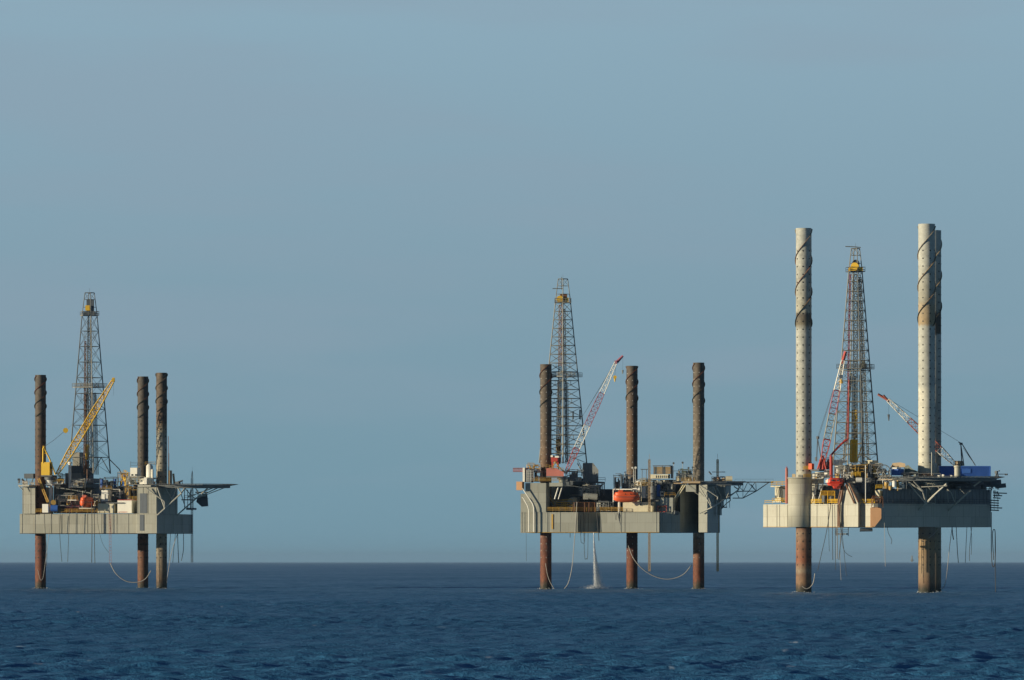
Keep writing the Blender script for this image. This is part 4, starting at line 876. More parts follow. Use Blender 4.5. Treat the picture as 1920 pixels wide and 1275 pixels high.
    skid('dark plant at the foot of the middle leg of the middle rig', c, 1166, 884, 1192, 916, 14, 6, [M['black'], M['dgrey'], M['grey'], M['white']], 22, 'generator_skid', 'machinery', 9, 14)
    skid('cream machinery above the right end of the long orange lifeboat', c, 1184, 904, 1203, 940, 5.5, 3, [M['cream'], M['white'], M['ochre'], M['grey']], 23, 'lifeboat_winch', 'winch', 8, 10)
    skid('plant with pale vessels between the grey cylinder and the yellow stair of the middle rig', c, 1229, 900, 1266, 932, 9, 6, [M['black'], M['dgrey'], M['white'], M['blue'], M['grey']], 24, 'plant_skid', 'machinery', 12, 12)
    skid('jumble of grey casings right of the pipe rack on the middle rig', c, 1262, 878, 1302, 903, 8, 6, [M['grey'], M['dgrey'], M['white'], M['green']], 25, 'plant_skid', 'machinery', 12, 12)
    skid('dark pipework under the cream workshop of the middle rig', c, 1200, 897, 1262, 912, 11, 6, [M['dgrey'], M['grey'], M['black'], M['white']], 26, 'plant_skid', 'machinery', 10, 16)
    skid('rust and cream winch on the helideck of the middle rig', c, 1334, 892, 1361, 903, 9, 4, [M['dgrey'], M['rust'], M['tan'], M['dgrey']], 27, 'winch_skid', 'winch', 8, 8)
    skid('dark machinery under the platform house of the middle rig', c, 1060, 925, 1128, 958, 17, 6, [M['dgrey'], M['black'], M['grey'], M['grey']], 28, 'mud_pump', 'machinery', 9, 14)
    skid('grey plant behind the red crane of the middle rig', c, 1000, 880, 1024, 903, 11, 4, [M['dgrey'], M['grey'], M['green'], M['cream']], 29, 'plant_skid', 'machinery', 8, 10)
    skid('small red and grey valves on the deck edge of the middle rig', c, 1232, 946, 1250, 960, 2.4, 2, [M['red'], M['dgrey'], M['grey'], M['rust']], 30, 'valve_skid', 'machinery', 5, 5)
    S('oil_tank', 'cream horizontal cylinder at the helideck end of the middle rig', 'tank', MB().cyl(c.p(1361, 897.5, 6), c.p(1373, 897.5, 6), .75, n=16), M['cream'])
    S('ridge_beam', 'thin dark horizontal beam above the winch on the middle rig helideck', 'beam', MB().bar(c.p(1335, 885, 9), c.p(1360, 885, 9), .1).bar(c.p(1329, 884, 9), c.p(1334, 890, 9), .2).bar(c.p(1347, 885, 9), c.p(1347, 893, 9), .06), M['dgrey'])
    S('storage_tank', 'grey upright cylinder right of the white block on the middle rig', 'tank', c.vcyl(MB(), 1223, 911, 936, 7, 6, 18), M['grey'])
    S('pressure_vessel', 'pale green-grey horizontal tank at the recess of the middle rig', 'tank', MB().cyl(c.p(1097, 930, 9), c.p(1120, 932, 9), .9, n=16).box(c.p(1098, 931, 9), (1.4, 1.4, 1.6)), M['hull2'])
    S('air_receiver', 'round pale tank end low in the dark deck of the middle rig', 'tank', MB().cyl(c.p(1070, 939, 11), c.p(1077, 937, 14), .85, n=16), M['hull2'])
    S('exhaust_stack', 'grey double exhaust stack left of the middle leg on the middle rig', 'exhaust', MB().cyl(c.p(1204, 905, 12), c.p(1204, 879, 12), .1, n=6).cyl(c.p(1212, 905, 12), c.p(1212, 879, 12), .1, n=6).bar(c.p(1201, 880, 12), c.p(1215, 880, 12), .1), M['dgrey'])
    S('deck_light_post', 'pair of pale posts with round tops leaning on the middle leg of the middle rig', 'lamp', MB().bar(c.p(1188, 905, 10), c.p(1188, 878, 10), .12).bar(c.p(1191, 915, 10), c.p(1191, 878, 10), .1).cyl(c.p(1191.5, 877, 9.6), c.p(1191.5, 877, 10.4), .35, n=10).cyl(c.p(1185.5, 877, 9.6), c.p(1185.5, 877, 10.4), .28, n=10), M['white'])
    S('tender_bag', 'grey bundle hanging on the deck edge near the dark corner of the middle rig', 'bundle', MB().cyl(c.p(1254, 961, 3), c.p(1264, 961, 3.5), .55, .4, 10).cyl(c.p(1264, 961, 2.6), c.p(1272, 962, 3), .7, .5, 10), M['dgrey'])
    m = MB(); a, b2 = c.p(1282, 908, 4), c.p(1265, 934, 4)
    for o in (Vector((0, 0, 0)), Vector((.9, 0, 0.4)), Vector((0, 1.2, 0))): m.bar(a+o, b2+o, .12)
    for i in range(10): q = a.lerp(b2, i/9); m.bar(q, q+Vector((.9, 0, .4)), .06)
    m.build('stairway', M['cream'], rig)
    B = [M['grey'], M['white'], M['ochre'], M['cream'], M['strut']]
    skid('grey pumps along the yellow rail left of the long orange lifeboat', c, 1118, 938, 1150, 958, 9, 4, [M['grey'], M['dgrey'], M['strut'], M['grey']], 71, 'pump_skid', 'machinery', 9, 14)
    skid('pale fittings at the foot of the yellowish stair of the middle rig', c, 1040, 936, 1078, 958, 10, 4, [M['grey'], M['hull2'], M['strut'], M['ochre']], 72, 'pump_skid', 'machinery', 10, 14)
    skid('pale pipework on the upper deck left of the shaker house of the middle rig', c, 1060, 880, 1094, 903, 12, 4, [M['grey'], M['dgrey'], M['strut'], M['grey']], 73, 'pipe_manifold', 'machinery', 9, 18)
    skid('bright valves above the white block of the middle rig', c, 1192, 896, 1222, 912, 7, 3, B, 74, 'valve_skid', 'machinery', 7, 16)
    skid('greenish plant below the shaker house of the middle rig', c, 1085, 908, 1125, 930, 13, 4, [M['grey'], M['green'], M['hull2'], M['strut']], 75, 'shaker_skid', 'machinery', 9, 16)
    skid('white fittings left of the right leg of the middle rig', c, 1268, 886, 1300, 903, 4, 3, B, 76, 'valve_skid', 'machinery', 8, 16)
    skid('fittings on top of the left jack house of the middle rig', c, 988, 868, 1014, 884, 10, 3, [M['strut'], M['white'], M['grey'], M['ochre']], 77, 'valve_skid', 'machinery', 4, 16)
    # jet of water
    jet = T('water_jet', 'white water falling from the bottom of the middle rig into the sea', 'water jet', c.p(1116, 1104, 4)); rr = random.Random(11)
    wm, nt, N, L, b = newmat('falling_water'); b.inputs['Base Color'].default_value = (.93, .95, .96, 1); b.inputs['Roughness'].default_value = .5; b.inputs['Alpha'].default_value = 0.85
    m = MB(); 
    for k in range(5):
        pts = []
        for i in range(34):
            f = i/33; y = 999+f*104; x = 1113.3+4.2*f**1.4+rr.uniform(-1, 1)*(.25+1.3*f); pts.append(c.p(x, y, 4+rr.uniform(-.3, .3)*f))
        for i, (p, q) in enumerate(zip(pts, pts[1:])): m.cyl(p, q, .07+.10*rr.random(), .07, 5)
    m.build('stream', wm, jet)
    m = MB()
    for _ in range(14000):
        f = rr.random()**.55; y = 999+f*104; x = 1113.3+4.5*f**1.4+(abs(rr.gauss(0, 1))*(.3+6.0*f*f) if rr.random() < .75 else rr.gauss(0, .8)*(.4+1.8*f))-.4*f; q = c.p(x, y, 4+rr.gauss(0, .8)*f); s_ = rr.uniform(.035, .06+.06*f)
        m.add([q+Vector((s_, 0, 0)), q+Vector((-s_, s_, 0)), q+Vector((-s_, -s_, 0)), q+Vector((0, 0, 2.2*s_))], [(0, 2, 1), (0, 1, 3), (1, 2, 3), (2, 0, 3)])
    for _ in range(2600):
        a = rr.uniform(0, 6.28); d = abs(rr.gauss(0, 1.6)); q = Vector((c.p(1118, 0, 4).x+d*math.cos(a), c.D+4+d*math.sin(a), .15+abs(rr.gauss(0, .45)))); s_ = rr.uniform(.03, .1)
        m.add([q+Vector((s_, 0, 0)), q+Vector((-s_, s_, 0)), q+Vector((-s_, -s_, 0)), q+Vector((0, 0, 2*s_))], [(0, 2, 1), (0, 1, 3), (1, 2, 3), (2, 0, 3)])
    o = m.build('spray', wm, jet); o['kind'] = 'stuff'
    g = 'loose ropes and hoses hanging from the middle rig'
    ropes(c, '', [
        ('faint thin line hanging at the far left of the middle rig', [(986.5, 998), (987, 1052)], 8, .045, 'drope'),
        ('pale rope falling from the left leg of the middle rig to the sea', [(1023, 1056), (1026, 1075), (1031, 1090), (1039, 1104)], 9, .09, 'rope'),
        ('pale hose sweeping to the sea just left of the water jet of the middle rig', [(1082, 941), (1078, 1000), (1073, 1060), (1066, 1092), (1058, 1104)], 4.5, .11, 'rope'),
        ('small hanging dark loop left of the water jet under the middle rig', [(1089, 965), (1089, 1010), (1092, 1018), (1096, 1014), (1097, 965)], 8, .07, 'drope'),
        ('long narrow dark loop left of the water jet under the middle rig', [(1094, 962), (1096, 1040), (1099, 1047), (1102, 1040), (1103, 962)], 9, .07, 'drope'),
        ('short thick dark hose end right of the water jet under the middle rig', [(1119, 962), (1122, 998), (1123, 1014)], 3.9, .11, 'drope'),
        ('short dark line end under the middle rig near its left leg', [(1069, 998), (1069, 1008)], 6, .09, 'drope'),
        ('pale hose sagging between the middle and right legs of the middle rig', [(1178, 1023), (1188, 1047), (1205, 1067), (1228, 1081), (1254, 1086), (1280, 1078), (1297, 1059)], 6, .12, 'rope'),
        ('pair of thin dark lines crossing on the hull below the davit of the middle rig', [(1153, 962), (1155, 975), (1157, 962), (1161, 975)], 2.6, .05, 'drope'),
    ], 2, g)
rig_middle()

# =================================================================== RIG 3 (right, tallest legs)
def rig_right():
    c = Ctx(1607.0, 25); rig = T('jackup_rig', 'cream drilling rig farthest right, with very tall pale spiral-finned legs', 'drilling rig', c.p(1650, 1110, 5), 'jack-up drilling rigs')
    top, bot = 945, 988
    # front corner at x=1653; the left face catches the sun, the right face is in shade
    plan = [(1431, 13), (1638, -12.5), (1653, -12.2), (1858, 15), (1640, 42)]
    h = MB(); h.prism(c.plan(plan), c.z(bot, 0), c.z(top, 0))
    ribs(c, h, plan[0], plan[1], bot-42.5, bot-.5, [.035, .125, .15, .22, .49, .59, .81, .84], .16, .14)
    ribs(c, h, plan[2], plan[3], top, bot, [.15, .38, .62, .86], .12, .05)
    h.mat(1).bar(Vector((*c.plan([plan[0]])[0], c.z(bot, 13))), Vector((*c.plan([plan[1]])[0], c.z(bot, -12))), .08)
    c.bx(h, 1609, 947, 1613, 987, -9.1, .3, -.6)
    h.build('hull', [M['hull3'], M['ochre']], rig)
    m = MB(); v = [c.p(1632, 952, -12.9), c.p(1649, 952, -13.1), c.p(1652.5, 954, -13.1), c.p(1652.5, 972, -13.1), c.p(1640, 987.6, -13.0), c.p(1632, 987.6, -12.9)]; m.add(v+[q+Vector((0, .6, 0)) for q in v], [(5, 4, 3, 2, 1, 0), (6, 7, 8, 9, 10, 11)]+[(i, (i+1) % 6, 6+(i+1) % 6, 6+i) for i in range(6)])
    m.build('primed_panel', M['salmon'], rig)
    # round leg casing on the left
    m = MB(); ct = c.p(1500, 988, 4.2); r = c.m(22.6); m.cyl((ct.x, ct.y, c.z(988, 4)+.0-.05), (ct.x, ct.y, c.z(897, 4)), r, n=48); m.cyl((ct.x, ct.y, c.z(897, 4)), (ct.x, ct.y, c.z(895.5, 4)), r+.25, n=48)
    ob = m.build('jack_house', M['hull3'], rig)
    for p in ob.data.polygons:
        if abs(p.normal.z) < .1: p.use_smooth = True
    m = MB(); c.bx(m, 1519, 897, 1546, 907, 3.5, 5); c.bx(m, 1518, 907, 1536, 945, 12, 8); m.build('deck_house', M['hull3'], rig)
    m = MB(); m.bar(c.p(1531, 908, 4), c.p(1523, 942, 1), .25, 6); m.bar(c.p(1543, 908, 4), c.p(1534, 942, 0), .16, 6); m.build('deck_brace', M['white'], rig)
    # arched leg house in the middle of the lit side
    f0 = [(1576, 988), (1576, 925), (1587, 905), (1601, 925), (1609, 944), (1609, 988)]
    f = [c.p(x, y, -7.5-(x-1576)*.115) for x, y in f0]; b = [q+Vector((3, 9, 0)) for q in f]; m = MB(); m.add(f+b, [(5, 4, 3, 2, 1, 0), tuple(range(6, 12))]+[(i, (i+1) % 6, 6+(i+1) % 6, 6+i) for i in range(6)]); m.build('jack_house', M['hull3'], rig)
    m = MB(); c.line(m, [(1582, 905, -9), (1577, 935, -8.5), (1574, 946, -8.3), (1574, 988, -8.2)], 0, .3, 6); c.line(m, [(1579, 908, -8.4), (1572, 938, -8.2), (1571, 987, -8.2)], 0, .2, 6); c.line(m, [(1586, 908, -9.6), (1602, 944, -11)], 0, .22, 6); c.line(m, [(1592, 906, -9.8), (1609, 941, -11.6)], 0, .22, 6); m.build('chute', M['rust'], rig)
    m = MB(); c.bx(m, 1600, 925, 1614, 945, -6.5, 5); c.bx(m, 1641, 919, 1656, 945, -8, 5); m.build('deck_house', M['cream'], rig)
    m = MB(); c.bx(m, 1613, 896, 1648, 945, -3, 10); c.bx(m, 1589, 888, 1616, 925, 1, 8); c.bx(m, 1536, 908, 1576, 945, 16, 8); m.build('deck_house', M['grey'], rig)
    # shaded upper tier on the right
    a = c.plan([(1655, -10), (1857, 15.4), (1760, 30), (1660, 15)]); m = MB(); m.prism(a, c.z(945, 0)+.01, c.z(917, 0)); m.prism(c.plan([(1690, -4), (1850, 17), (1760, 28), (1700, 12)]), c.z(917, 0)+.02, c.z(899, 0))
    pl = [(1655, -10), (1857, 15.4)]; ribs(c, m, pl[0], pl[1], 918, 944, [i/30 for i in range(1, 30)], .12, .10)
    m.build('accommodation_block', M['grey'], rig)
    m = MB(); m.rail([c.p(1655, 944.6, -12.0), c.p(1760, 944.6, 1.5), c.p(1855, 944.6, 14.4)], 1.1, .05, 1.8, 2); m.build('railing', M['dgrey'], rig)
    # legs
    A = [212, 262, 312, 2, 52, 102, 152]
    pale = (.55, .555, .485)
    lm = legmat('leg_paint_r1', [(0, (.30, .18, .10)), (.065, (.34, .25, .17)), (.09, (.26, .15, .09)), (.10, (.36, .28, .19)), (.125, (.30, .11, .055)), (.17, (.30, .15, .085)), (.20, (.33, .22, .14)), (.215, (.20, .09, .055)), (.26, (.50, .48, .38)), (.5, pale), (.735, pale), (.75, (.22, .19, .13)), (.775, (.13, .11, .09)), (.785, (.50, .48, .38)), (.86, (.44, .44, .38)), (.93, pale), (1, pale)], c.z(428)+4, .03, .45)
    leg(c, rig, 1507, 4.4, 428, 29.4, lm, (429, 612, 59, 2, .27, 2.75), (1.975, A, .19, 7, c.z(462)), 'tall pale leg standing through the round casing at the left of the right rig')
    lm = legmat('leg_paint_r2', [(0, (.24, .15, .09)), (.06, (.26, .18, .11)), (.10, (.32, .23, .14)), (.175, (.36, .24, .12)), (.19, (.24, .19, .14)), (.32, (.36, .34, .28)), (.34, (.72, .70, .58)), (.57, (.74, .72, .60)), (.58, pale), (.735, pale), (.74, (.46, .34, .19)), (.79, (.44, .36, .24)), (.80, (.40, .38, .30)), (.9, pale), (1, pale)], c.z(420)+4, .025, .32)
    leg(c, rig, 1737.5, 2.5, 420, 31.5, lm, (421, 612, 59, 2, .27, 2.3), (1.975, [240, 290, 340, 30, 80, 130, 180], .19, 7, c.z(462)), 'tallest pale leg at the front right of the right rig')
    lm = legmat('leg_paint_r3', [(0, (.26, .18, .11)), (.18, (.40, .33, .22)), (.30, (.36, .34, .28)), (.57, (.5, .48, .4)), (.735, pale), (.74, (.12, .09, .06)), (.79, (.11, .09, .07)), (.80, (.40, .38, .30)), (1, pale)], c.z(432)+4, .025, .3)
    leg(c, rig, 1750, 31, 432, 30, lm, (433, 612, 59, 2, .27, 1.0), (1.975, A, .19, 7, c.z(462)), 'tall leg almost hidden behind the tallest pale leg of the right rig')
    m = MB(); 
    q = c.p(1739, 0, 2.5); 
    m.cyl((q.x, q.y, c.z(893)), (q.x, q.y, c.z(868)), c.m(19), c.m(17.5), 40, True); ob = m.build('leg_guide', M['hull3'], rig)
    # helideck
    o, ct = helideck(c, rig, 1768, -2, 14.2, 1, 897.5, math.radians(10), 'very wide helicopter deck under the blue container on the right rig', 1.7)
    m = MB(); c.bx(m, 1652, 898, 1690, 900, -8, 10); m.build('side_platform', M['tan'], rig)
    s = MB()
    for a, b, r in [((1721, 959, -2.6), (1752, 928, -8), .26), ((1752, 928, -8), (1776, 906, -10), .26), ((1778, 958, 4.5), (1820, 919, -3), .24), ((1720, 960, -2.5), (1720, 966, -2.5), .3), ((1701, 902, -8), (1730, 921, -8), .2), ((1730, 921, -8), (1736, 942, -5.5), .2), ((1713, 902, -9), (1730, 920, -8), .18), ((1703, 905, -8), (1735, 943, -5.5), .15), ((1727, 913, -9), (1776, 911, -10), .13), ((1734, 904, -8), (1745, 919, -7), .09), ((1745, 919, -7), (1752, 905, -7), .09), ((1752, 905, -7), (1762, 917, -7), .09), ((1776, 917, -3), (1783, 923, -3), .12), ((1783, 923, -3), (1790, 941, 2), .13), ((1776, 917, -3), (1778, 942, 1), .08), ((1753, 930, -3), (1754, 944, -1), .1), ((1737, 915, -6), (1737, 942, -4), .09), ((1800, 917, -2), (1809, 926, -2), .1), ((1826, 911, -3), (1842, 900, -5), .2), ((1791, 920, 1), (1791, 942, 4), .09), ((1736, 942, -5), (1753, 944, -2), .1)]:
        s.bar(c.p(*a), c.p(*b), r, 6)
    for i in range(9): x = 1738+i*4.2; s.bar(c.p(x, 905, -6), c.p(x+2.1, 909, -6), .07); s.bar(c.p(x+2.1, 909, -6), c.p(x+4.2, 905, -6), .07)
    s.bar(c.p(1736, 905, -6), c.p(1776, 904, -6), .08); s.bar(c.p(1736, 909, -6), c.p(1776, 909, -6), .08)
    s.build('helideck_brace', M['strut'], rig)
    s = MB(); rr = random.Random(3)
    for i in range(8): y = 924+i*4.6; x0 = 1856 if i > 2 else 1862; s.bar(c.p(x0, y, 13), c.p(1873+(6 if i in (0, 6) else 0)+(3-i if i < 3 else 0)*3, y+1, 13), .14)
    s.bar(c.p(1871, 921, 13), c.p(1871, 958, 13), .08); s.bar(c.p(1858, 916, 13), c.p(1858, 958, 13), .14); s.bar(c.p(1864, 920, 14), c.p(1864, 958, 14), .07)
    for _ in range(16): a = (rr.uniform(1850, 1872), rr.uniform(904, 922)); s.bar(c.p(*a, 12), c.p(a[0]+rr.uniform(-7, 7), a[1]+rr.uniform(4, 12), 12.5), .1)
    s.build('stair_tower', M['dgrey'], rig)
    s = MB(); s.cyl(c.p(1857, 906, 11), c.p(1877, 905, 11), .8, n=14); s.cyl(c.p(1866, 912, 11), c.p(1886, 910, 11), .55, n=12); c.bx(s, 1845, 900, 1870, 913, 12, 5); S('fuel_tanks', 'dark cylinders slung under the right tip of the right rig helideck', 'tank', s, M['dgrey'])
    s = MB(); s.bar(c.p(1865, 897, 2), c.p(1870, 884, 2), .2); s.bar(c.p(1873, 897, 2), c.p(1868, 884, 2), .2); c.bx(s, 1865, 883, 1872, 888, 1.5, 1); s.bar(c.p(1872, 889, 2), c.p(1889, 889, 2), .09); c.bx(s, 1884, 888, 1890, 891, 1.5, .8); s.cyl(c.p(1873, 882, 2), c.p(1873, 884, 2), .25, n=8); S('firefighting_monitor', 'dark water cannon standing on the right tip of the right rig helideck', 'monitor', s, M['dgrey'])
    # left end platform
    s = MB(); c.bx(s, 1453, 912, 1473, 940, 12, 4); s.mat(1); c.bx(s, 1453, 929, 1457, 935, 11.8, .3); c.bx(s, 1468, 915, 1473.5, 938, 11.8, .3)
    for k in range(5): s.bar(c.p(1455+k*3, 914, 11.7), c.p(1458+k*3, 932, 11.7), .08)
    s.build('access_tower', [M['cream'], M['dgrey']], rig)
    s = MB(); c.bx(s, 1445, 911, 1477, 913, 9, 6); c.bx(s, 1448, 940, 1478, 942, 9, 5); s.build('side_platform', M['cream'], rig)
    s = MB(); s.rail([c.p(1446, 911, 9), c.p(1477, 911, 8)], 1.1, .07, 1.3, 3); s.rail([c.p(1448, 941, 9), c.p(1477, 941, 8)], .9, .06, 1.2, 2); s.rail([c.p(1434, 945, 12.7), c.p(1478, 945, 7.6)], .9, .06, 2, 2)
    s.rail([c.p(1521, 944.5, .8), c.p(1575, 944.5, -6)], 1.1, .09, 1.3, 3); s.rail([c.p(1486, 896, 2.4), c.p(1491, 896, 1.8)], .9, .07, 1, 3); s.rail([c.p(1507, 896, 1.6), c.p(1521, 896, 2.2), c.p(1535, 896, 3)], .9, .07, 1, 3); s.rail([c.p(1507, 881, 1), c.p(1526, 881, 1)], .9, .08, 1, 3); s.rail([c.p(1613, 944.5, -9.8), c.p(1640, 944.5, -12.4)], 1.1, .07, 1.4, 3); s.rail([c.p(1596, 893, -6), c.p(1613, 893, -6)], 1.0, .08, 1, 3); s.rail([c.p(1642, 917, -9), c.p(1656, 917, -9)], 1.0, .08, 1, 3)
    s.build('railing', M['yellow'], rig)
    t = T('lifting_frame', 'yellow portal frame standing on the deck edge of the right rig', 'frame', c.p(1552, 944, -3.5)); s = MB()
    for x in (1539, 1552, 1565): s.bar(c.p(x, 944, -3.5), c.p(x, 921, -3.5), .12)
    for y in (921, 924.5, 928): s.bar(c.p(1539, y, -3.5), c.p(1565, y, -3.5), .11)
    s.build('frame', M['yellow'], t); s = MB(); c.bx(s, 1541, 929, 1550.5, 942, -3, 1.5); c.bx(s, 1553.5, 929, 1564, 942, -3, 1.5); s.build('winch_box', M['dgrey'], t)
    for i, (x, y0, y1, w_, dy) in enumerate([(1475, 878, 944, 2.6, 6.5), (1504+54.5, 856, 897, 3.2, -5)]):
        t = T('leg_post', ['red upright pipe left of the round casing of the right rig', 'thick red upright pipe rising from the red lifeboat of the right rig'][i], 'post', c.p(x, y1, dy)); m = MB(); c.vcyl(m, x, y0, y1, dy, w_, 14); m.build('post', M['red'] if i else M['pink'], t, False); m = MB(); m.cyl(c.p(x, y0, dy), c.p(x, y0-3.5, dy), c.m(w_)*.7, c.m(w_)*.3, 12); m.build('cap', M['maroon'], t)
    t = T('lifeboat', 'squat red-orange lifeboat seen end-on below the red post of the right rig', 'lifeboat', c.p(1566.5, 917, -7), 'enclosed lifeboats')
    def ring(P, y0, y1, k=.8):
        n = len(P); ctr_ = (sum(p[0] for p in P)/n, sum(p[1] for p in P)/n); sh = lambda f: [(ctr_[0]+(x-ctr_[0])*f, ctr_[1]+(y-ctr_[1])*f) for x, y in P]
        lv = [(y0, k*.7), (y0+.5, 1), (y1-.5, 1), (y1, k*.7)]; vs = []
        for q, f in lv: vs += [c.p(x+(q+8)*.9, y, q) for x, y in sh(f)]
        return MB().add(vs, [tuple(range(n))[::-1], tuple(range(3*n, 4*n))]+[(a*n+i, a*n+(i+1) % n, (a+1)*n+(i+1) % n, (a+1)*n+i) for a in range(3) for i in range(n)])
    ring([(1551, 905), (1554, 910), (1562, 911.5), (1565, 917), (1573, 917), (1576, 911.5), (1580, 910), (1582, 905)], -10, -4.8).build('hull', M['lifered'], t)
    ring([(1553, 906), (1554, 899), (1558, 896), (1576, 896), (1580, 899), (1581, 906)], -9.7, -5, .95).build('canopy', M['lifered'], t)
    m = MB(); c.bx(m, 1559, 899, 1563, 902, -9.85, .2); m.build('window', M['glass'], t); m = MB(); c.bx(m, 1569, 899, 1573, 902, -9.85, .2); m.build('window', M['glass'], t)
    m = MB(); m.bar(c.p(1566, 897, -8), c.p(1566, 892.5, -8), .08); m.build('lifting_hook', M['dgrey'], t)
    d = MB(); c.line(d, [(1556, 898), (1556, 892), (1578, 892), (1578, 898)], -7, .12); c.line(d, [(1578, 900), (1590, 908)], -6, .2); d.build('davit', M['dgrey'], rig)
    # cranes
    t = T('pedestal_crane', 'steep red and white crane boom leaning on the derrick of the right rig', 'crane', c.p(1537, 887, 1), 'pedestal cranes')
    m = MB(); c.vcyl(m, 1536.5, 885, 898, 2.5, 8.5, 20); ob = m.build('pedestal', M['hull3'], t, False)
    m = MB(); c.bx(m, 1520, 880, 1548, 883, 0, 4); m.build('turntable', M['dgrey'], t)
    m = MB(); c.bx(m, 1516, 869, 1527, 880, .5, 2.5); m.build('cab', M['orange'], t)
    m = MB(); c.bx(m, 1536, 862, 1549, 880, .6, 2.6); m.bar(c.p(1533, 880, .5), c.p(1541, 854, .5), .22); m.bar(c.p(1549, 880, .5), c.p(1543, 854, .5), .2); m.build('machine_house', M['red'], t)
    m = MB()
    for q in (0.5, 2.5): m.path([c.p(1531, 865, q), c.p(1533, 822, q), c.p(1540, 864, q)], .12)
    c.bx(m, 1530.5, 818, 1536.5, 823, .5, 2); c.bx(m, 1528, 857, 1532.5, 864, .5, 1.4); m.build('gantry', M['dgrey'], t)
    A_, B_ = c.p(1541, 874, 1.0), c.p(1581, 674, -2); w = lambda f: .7+1.0*min(1, f/.2, (1-f)/.35)
    boom(c, t, (A_, B_), [(0, .25, M['red']), (.25, .49, M['derr2']), (.49, .71, M['maroon']), (.71, .99, M['white'])], w)
    m = MB(); m.bar(c.p(1579, 682, -2), c.p(1585.5, 659, -2), .42); m.build('jib_tip', M['red'], t)
    m = MB(); c.line(m, [(1533, 820), (1581, 672)], 0, .04); c.line(m, [(1535, 820), (1580, 676)], 1, .04); c.line(m, [(1582, 675), (1577, 702)], -2, .04); m.build('pendant_line', M['drope'], t)
    m = MB(); m.cyl(c.p(1577, 706, -2.4), c.p(1577, 706, -1.6), .5, n=14); m.build('sheave', M['black'], t); m = MB(); m.cyl(c.p(1578, 719, -2), c.p(1577, 711, -2), .45, .3, 8); m.box(c.p(1574.5, 716, -2), (.5, .4, .3)); m.build('hook_block', M['ochre'], t)
    t = T('pedestal_crane', 'low red and white crane boom passing behind the tallest leg of the right rig', 'crane', c.p(1796, 893, 18), 'pedestal cranes')
    m = MB(); c.vcyl(m, 1795, 874, 897, -6, 5.6, 18); c.vcyl(m, 1795, 873, 876, -6, 6.6, 18); S('crane_base', 'squat cream cylinder standing in front of the blue container', 'bollard', m, M['hull3'])
    m = MB(); c.bx(m, 1790, 864, 1808, 873, 25, 2.5); m.build('machine_house', M['tan'], t)
    m = MB(); c.vcyl(m, 1799, 873, 897, 26.5, 6, 14); m.build('pedestal', M['hull3'], t)
    m = MB()
    for q in (25, 27.5): m.path([c.p(1803.5, 873, q), c.p(1801.5, 833, q), c.p(1807.5, 873, q)], .14); m.bar(c.p(1803, 831, q), c.p(1829, 873, q), .12)
    c.bx(m, 1799, 830, 1805.5, 834, 25, 2.8); m.bar(c.p(1803, 832, 25), c.p(1797, 829, 25), .1); c.line(m, [(1806, 840), (1829, 873)], 26, .05); m.build('gantry', M['dgrey'], t)
    A_, B_ = c.p(1791, 871, 26), c.p(1664, 749, 26.5); w = lambda f: .8+.9*min(1, f/.2, (1-f)/.5)
    boom(c, t, (A_, B_), [(0, .235, M['white']), (.235, .68, M['pink']), (.68, .99, M['white'])], w)
    m = MB(); m.bar(c.p(1668, 752, 26.5), c.p(1646, 739, 26.5), .32); m.bar(c.p(1664, 750, 26.5), c.p(1656, 741, 26.5), .3); m.build('jib_tip', M['pink'], t)
    m = MB(); c.line(m, [(1803, 831), (1664, 747)], 27, .04); c.line(m, [(1667, 752), (1666, 778)], 26.5, .035); m.build('pendant_line', M['drope'], t)
    m = MB(); m.cyl(c.p(1666.5, 789, 26.5), c.p(1666, 777, 26.5), .12, .35, 8); m.build('hook_block', M['black'], t)
    # derrick
    def crown(cb, ctr, c):
        cb.mat(0).cyl(ctr+Vector((-.3, -1.6, 1.3)), ctr+Vector((0, -.2, 1.3)), 1.05, n=16); cb.mat(1).cyl(ctr+Vector((0.1, 0, 2.2)), ctr+Vector((.1, 1, 2.2)), .95, n=16); cb.mat(0).box(ctr+Vector((0, -1.2, .6)), (3.6, .6, .8)); cb.mat(0).box(ctr+Vector((0, 0, .8)), (3.2, 2, .7))
    derrick(c, 'tallest dark lattice derrick, between the tall pale legs of the right rig', 1604, 17, 872, 510, 45, 13.5, 16, 19,
            [M['derr'], M['derr2'], M['derr2'], M['derr'], M['derr3'], M['derr3'], M['derr'], M['black']], 692, 466, crown,
            dict(stands=[(1596, 1606, 700), (1613, 1621, 700)], block=(1602.5, 786), td=True, columns=[('mast_guide', M['black'], ((1604, 868), (1604.5, 515), 1.0)), ('pipe_guide', M['derr3'], ((1619, 868), (1610, 520), .6)), ('stand_pipe', M['maroon'], ((1588, 830), (1594, 515), .35)), ('ladder_cage', M['derr3'], ((1628, 868), (1613, 520), .5)), ('tong_guide', M['derr2'], ((1582, 868), (1596, 700), .5))],
                 arm=[((1585, 462), (1606, 463)), ((1604, 463), (1614, 464))], sub=[(1613, 681, 1625, 692, 2, 2), (1617, 676, 1622, 690, 2, 2)], submat=M['green'], vdoor=(0, 2)))
    m = MB(); m.truss(c.p(1600, 866, 9), c.p(1601, 826, 9), lambda f: 1.5, 12, .27, .1); m.path([c.p(1607, 866, 9), c.p(1615, 838, 9)], .12); m.build('top_drive_cage', M['yellow']) if 0 else S('top_drive', 'orange-yellow caged drive hanging low inside the tallest derrick', 'top drive', m, M['yellow'])
    m = MB(); c.line(m, [(1556, 856), (1572, 838), (1585, 826), (1590, 824)], 2, .26, 6, 3); c.line(m, [(1590, 824), (1591, 760), (1592, 712)], 4, .16, 6); S('mud_hose', 'thin red pipe climbing from the red post up the derrick of the right rig', 'pipe', m, M['red'])
